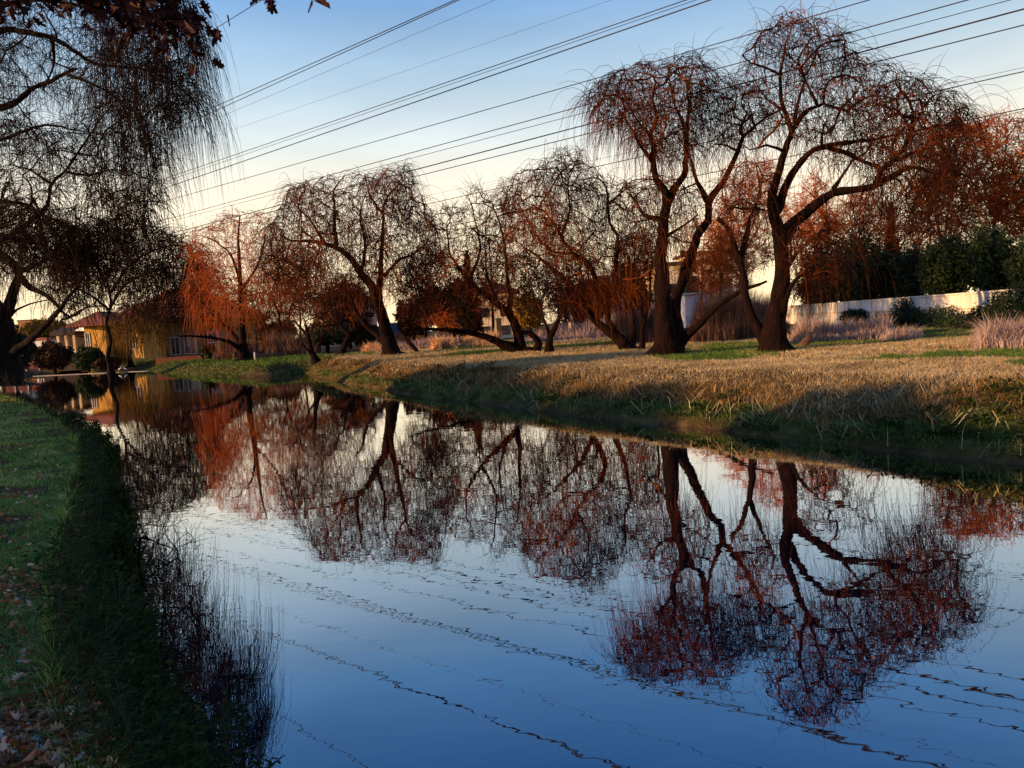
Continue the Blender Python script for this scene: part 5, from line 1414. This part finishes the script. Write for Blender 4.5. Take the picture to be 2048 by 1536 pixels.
for s_ in range(2):
    st, LV, LF = weed_mesh(520 + s_, 0.62, 7, 0.07, 3, True)
    me1 = bpy.data.meshes.new('stem'); me1.from_pydata([tuple(v) for v in st.v], [], st.f); me1.materials.append(M['weed_stem']); me1.update()
    protos.append((me1, np_mesh('leaves', LV, [LF], M['weed'], smooth=False)))
rng = np.random.default_rng(97)
LWn = np.array(LEFT_W)
def edge_point(f, inset):
    """a point along the near shoreline, f in segments, inset metres inland"""
    i = int(f); u = f - i
    p = LWn[i] * (1 - u) + LWn[i + 1] * u
    d = LWn[i + 1] - LWn[i]; nrm_ = np.array([d[1], -d[0]]); nrm_ /= np.linalg.norm(nrm_)
    q = p + nrm_ * inset
    if poly_sd(np.array([q[0]]), np.array([q[1]]), WATER)[0] < 0: q = p - nrm_ * inset
    return q
spots = []
for k in range(34): spots.append((rng.uniform(8.6, 11.0), rng.uniform(0.05, 0.6), rng.integers(0, 5), rng.uniform(0.8, 1.2)))
for k in range(46): spots.append((rng.uniform(4.6, 8.8), rng.uniform(0.05, 0.35), rng.integers(0, 5), rng.uniform(0.9, 1.5)))
for k in range(10): spots.append((rng.uniform(9.2, 11.0), rng.uniform(0.05, 0.3), 5 + k % 2, rng.uniform(0.8, 1.1)))
for k in range(24): spots.append((rng.uniform(2.2, 5.0), rng.uniform(0.1, 0.6), rng.integers(0, 7), rng.uniform(1.3, 2.2)))
for k in range(16): spots.append((None, on_plane(rng.uniform(330, 520), rng.uniform(1480, 1640), 0.15)[:2], rng.integers(0, 7), rng.uniform(0.9, 1.3)))
for k in range(26): spots.append((None, on_plane(rng.uniform(230, 400), rng.uniform(1330, 1600), 0.75)[:2], rng.integers(0, 5), rng.uniform(0.6, 1.0)))
for f, ins, pi, scl in spots:
    q = ins if f is None else edge_point(f, ins); z_ = float(ground_z(np.array([q[0]]), np.array([q[1]]))[0])
    root = empty('weed_plant', (q[0], q[1], max(z_, 0.02) - 0.02), rng.uniform(0, 6.28)); root.scale = (scl,) * 3
    root.rotation_euler = (rng.uniform(-0.2, 0.2), rng.uniform(-0.2, 0.2), root.rotation_euler[2])
    tag(root, 'leafy green weed growing on the edge of the near bank', 'plant', 'leafy weeds along the near bank edge')
    me1, me2 = protos[pi]
    a = bpy.data.objects.new('stem', me1); COL.objects.link(a); a.parent = root
    b_ = bpy.data.objects.new('leaves', me2); COL.objects.link(b_); b_.parent = root

# bushes and a twiggy shrub on the rim
EB = 'dark little bushes on the near bank edge'
for k, (px, pt, pb, wp, D_, lab) in enumerate([(232, 862, 985, 34, 12.5, 'upright black bush standing tallest on the near bank edge'), (200, 838, 930, 60, 15.5, 'spiky dark bush just beyond the tallest one on the near bank edge'),
        (246, 960, 1110, 55, 8.8, 'rounded dark bush below the tallest one on the near bank edge'), (262, 1050, 1260, 70, 6.6, 'wide dark bush beside the twiggy shrub on the near bank edge'), (140, 812, 880, 80, 21, 'low dark bush far along the near bank edge')]):
    leafy(px, pt, pb, wp, D_, 'edge_bush', lab, 'bush', EB, 'weed', 600 + k, 5200, 0.032, 26, trunk=False)
def twiggy(base, D_, poly, lab, seed):
    T = Tree(base, seed=seed, D=D_, wig=0.01)
    bx_, by_ = base
    T.limb([(bx_, by_ + 10), (bx_ + 6, by_ - 25), (bx_ + 22, by_ - 60)], 4, 2, 0.0)
    T.limb([(bx_, by_), (bx_ + 25, by_ - 20), (bx_ + 70, by_ - 50)], 3, 1.5, 0.3)
    T.limb([(bx_, by_), (bx_ - 8, by_ - 40), (bx_ - 4, by_ - 90)], 3, 1.5, -0.3)
    T.grow(T.sample_poly(poly, 420, 0.35), step=0.055, kill=0.075, infl=1.0)
    finish_tree(T, 'twiggy_shrub', lab, 'shrub', 'bare shrubs leaning over the water', [dict(per=0.5, length=(0.06, 0.3), droop=-0.02, out=0.5, K=4, r=(0.0016, 0.0008), maxr=0.006, up0=0.3)], bark='bark_dark', twm='twig_dark', flare=False, thr=0.008, r0=0.0016)
twiggy((285, 1165), 6.3, [(262, 1010), (310, 985), (372, 1020), (405, 1090), (380, 1160), (300, 1190), (255, 1120)], 'fine bare shrub leaning over the water from the near bank, next to the wide bush', 71)
twiggy((252, 1010), 8.6, [(245, 925), (275, 905), (300, 950), (290, 1010), (245, 1020)], 'smaller bare shrub above the fine one, on the near bank edge', 72)
twiggy((330, 1330), 4.6, [(300, 1180), (360, 1150), (420, 1230), (440, 1330), (380, 1380), (310, 1330)], 'nearest bare shrub over the water, below the fine one', 73)

# ------------------------------------------------------------------ oak hanging into the picture from above
oak = empty('oak_tree', (-7.2, 2.6, 0.9)); tag(oak, 'oak on the near bank whose dark red leaves hang into the top left corner', 'tree')
Oo = Vector((-7.2, 2.6, 0.9))
MB().tube([Vector((0, 0, -0.4)), Vector((0.05, 0.05, 1.6)), Vector((0.2, 0.2, 3.6)), Vector((0.3, 0.3, 6.5)), Vector((0.1, 0.4, 9.0))], [0.42, 0.33, 0.28, 0.2, 0.08], 12).build('trunk', M['bark_dark'], oak, smooth=True)
br = MB()
rng = np.random.default_rng(98)
DL = 5.6
tips = []
def bpath(pxs, D_, r0_, r1_):
    pts = [Vector(at(a, b2, D_ + dd)) - Oo for a, b2, dd in pxs]
    br.tube(pts, [r0_ + (r1_ - r0_) * i / (len(pts) - 1) for i in range(len(pts))], 6)
    return pts
main = [Vector((0.25, 0.25, 5.2)), Vector((1.2, 1.2, 6.0)), Vector(at(-150, -320, DL)) - Oo, Vector(at(120, -170, DL)) - Oo, Vector(at(330, -90, DL)) - Oo, Vector(at(520, -60, DL)) - Oo, Vector(at(650, -50, DL)) - Oo]
br.tube(main, [0.12, 0.09, 0.06, 0.04, 0.025, 0.015, 0.008], 8)
subs = [[(-100, -230, 0), (-60, -110, 0.1), (-20, -30, 0.1)], [(60, -180, 0), (90, -80, -0.1), (110, 10, 0)], [(150, -150, 0), (190, -60, 0.1), (220, 30, 0.1)], [(250, -120, 0), (300, -30, 0), (350, 50, 0), (395, 105, 0)],
        [(330, -90, 0), (360, -20, 0.1), (380, 60, 0.1)], [(500, -60, 0), (520, -30, 0), (535, 0, 0)], [(630, -50, 0), (628, -20, 0), (626, 2, 0)], [(200, -150, 0), (260, -50, -0.2), (300, 30, -0.2), (330, 70, -0.1)], [(0, -200, 0), (30, -90, 0.2), (60, -10, 0.3)],
        [(120, -120, -0.2), (150, -40, -0.3), (170, 20, -0.2)], [(-140, -200, 0), (-90, -60, -0.2), (-40, 0, -0.2)], [(230, -110, 0.2), (255, -20, 0.3), (270, 55, 0.3)]]
LP = []; LA = []
for s_ in subs:
    pts = bpath(s_, DL, 0.012, 0.003)
    if s_[-1][0] == 626: nl = 2
    elif s_[-1][0] == 535: nl = 7
    else: nl = 70
    for i in range(nl):
        f = rng.uniform(0.15, 1.0) if nl > 10 else rng.uniform(0.8, 1.0)
        q = f * (len(pts) - 1); k = min(len(pts) - 2, int(q)); p = pts[k].lerp(pts[k + 1], q - k)
        sp_ = 0.10 if nl > 10 else 0.02
        LP.append(np.array(p + Oo) + rng.normal(size=3) * sp_ * np.array([1.0, 1, 0.7])); LA.append(rng.normal(size=3) * np.array([0.7, 0.7, 0.5]) + np.array([0.15, 0, -0.75]))
br.build('branch', M['bark_dark'], oak, smooth=True)
# upper crown
cs = [(-7.0 + rng.normal() * 1.8, 2.4 + rng.normal() * 1.6, 8.2 + rng.normal() * 1.2) for _ in range(900)]
for c_ in cs: LP.append(np.array(c_)); LA.append(rng.normal(size=3))
LP = np.array(LP); LA = np.array(LA); n = len(LP)
V, F3 = oak_leaves(LP, LA, rng.normal(size=(n, 3)), rng.uniform(0.075, 0.13, n), rng.uniform(-0.6, 0.6, n), rng)
link_mesh('foliage', np_mesh('foliage', V, [F3], M['leaf_oak'], smooth=False), oak)

# ------------------------------------------------------------------ float line and egrets
A = on_plane(65, 752.5, 0.03); B = on_plane(300, 741.5, 0.03)
pts = [Vector(A + (B - A) * k / 20) + Vector((0, 0.15 * math.sin(k * 0.9), 0)) for k in range(21)]
o = MB().tube([p - pts[0] for p in pts], 0.014, 6).build('float_line', M['rope'], smooth=True); o.location = pts[0]
tag(o, 'thin pale float line stretched across the far end of the river', 'rope')
def egret(px, flip, label):
    u = (px - 65) / 235.0; p = A + (B - A) * u; s_ = -1 if flip else 1
    root = empty('egret', (p[0], p[1], 0.08), 0.2 if flip else 0.0); root.scale = (0.85,) * 3; tag(root, label, 'bird', 'two white egrets')
    me = bpy.data.meshes.new('body')
    vs = [(-0.24 * s_, 0, 0.26), (-0.12 * s_, 0, 0.33), (0.02 * s_, 0, 0.38), (0.12 * s_, 0, 0.42), (0.16 * s_, 0, 0.50), (0.12 * s_, 0, 0.58), (0.15 * s_, 0, 0.65), (0.20 * s_, 0, 0.665)]
    me.from_pydata(vs, [(i, i + 1) for i in range(len(vs) - 1)], []); me.materials.append(M['feather'])
    o = link_mesh('body', me, root, world=False)
    sk = o.modifiers.new('skin', 'SKIN'); o.modifiers.new('sub', 'SUBSURF').render_levels = 2
    for sv, r_ in zip(me.skin_vertices[0].data, (0.02, 0.075, 0.10, 0.065, 0.035, 0.028, 0.036, 0.022)): sv.radius = (r_, r_)
    me.skin_vertices[0].data[2].use_root = True
    MB().tube([(0.21 * s_, 0, 0.665), (0.31 * s_, 0, 0.65)], [0.012, 0.003], 6).build('bill', M['bill'], root)
    for yy in (-0.035, 0.035):
        MB().tube([(0.0, yy, 0.33), (0.01 * s_, yy, 0.17), (-0.005, yy, -0.02)], [0.012, 0.009, 0.009], 5).build('leg', M['birdleg'], root)
egret(244, False, 'white egret on the float line, left of the pair')
egret(254, True, 'white egret on the float line, right of the pair')
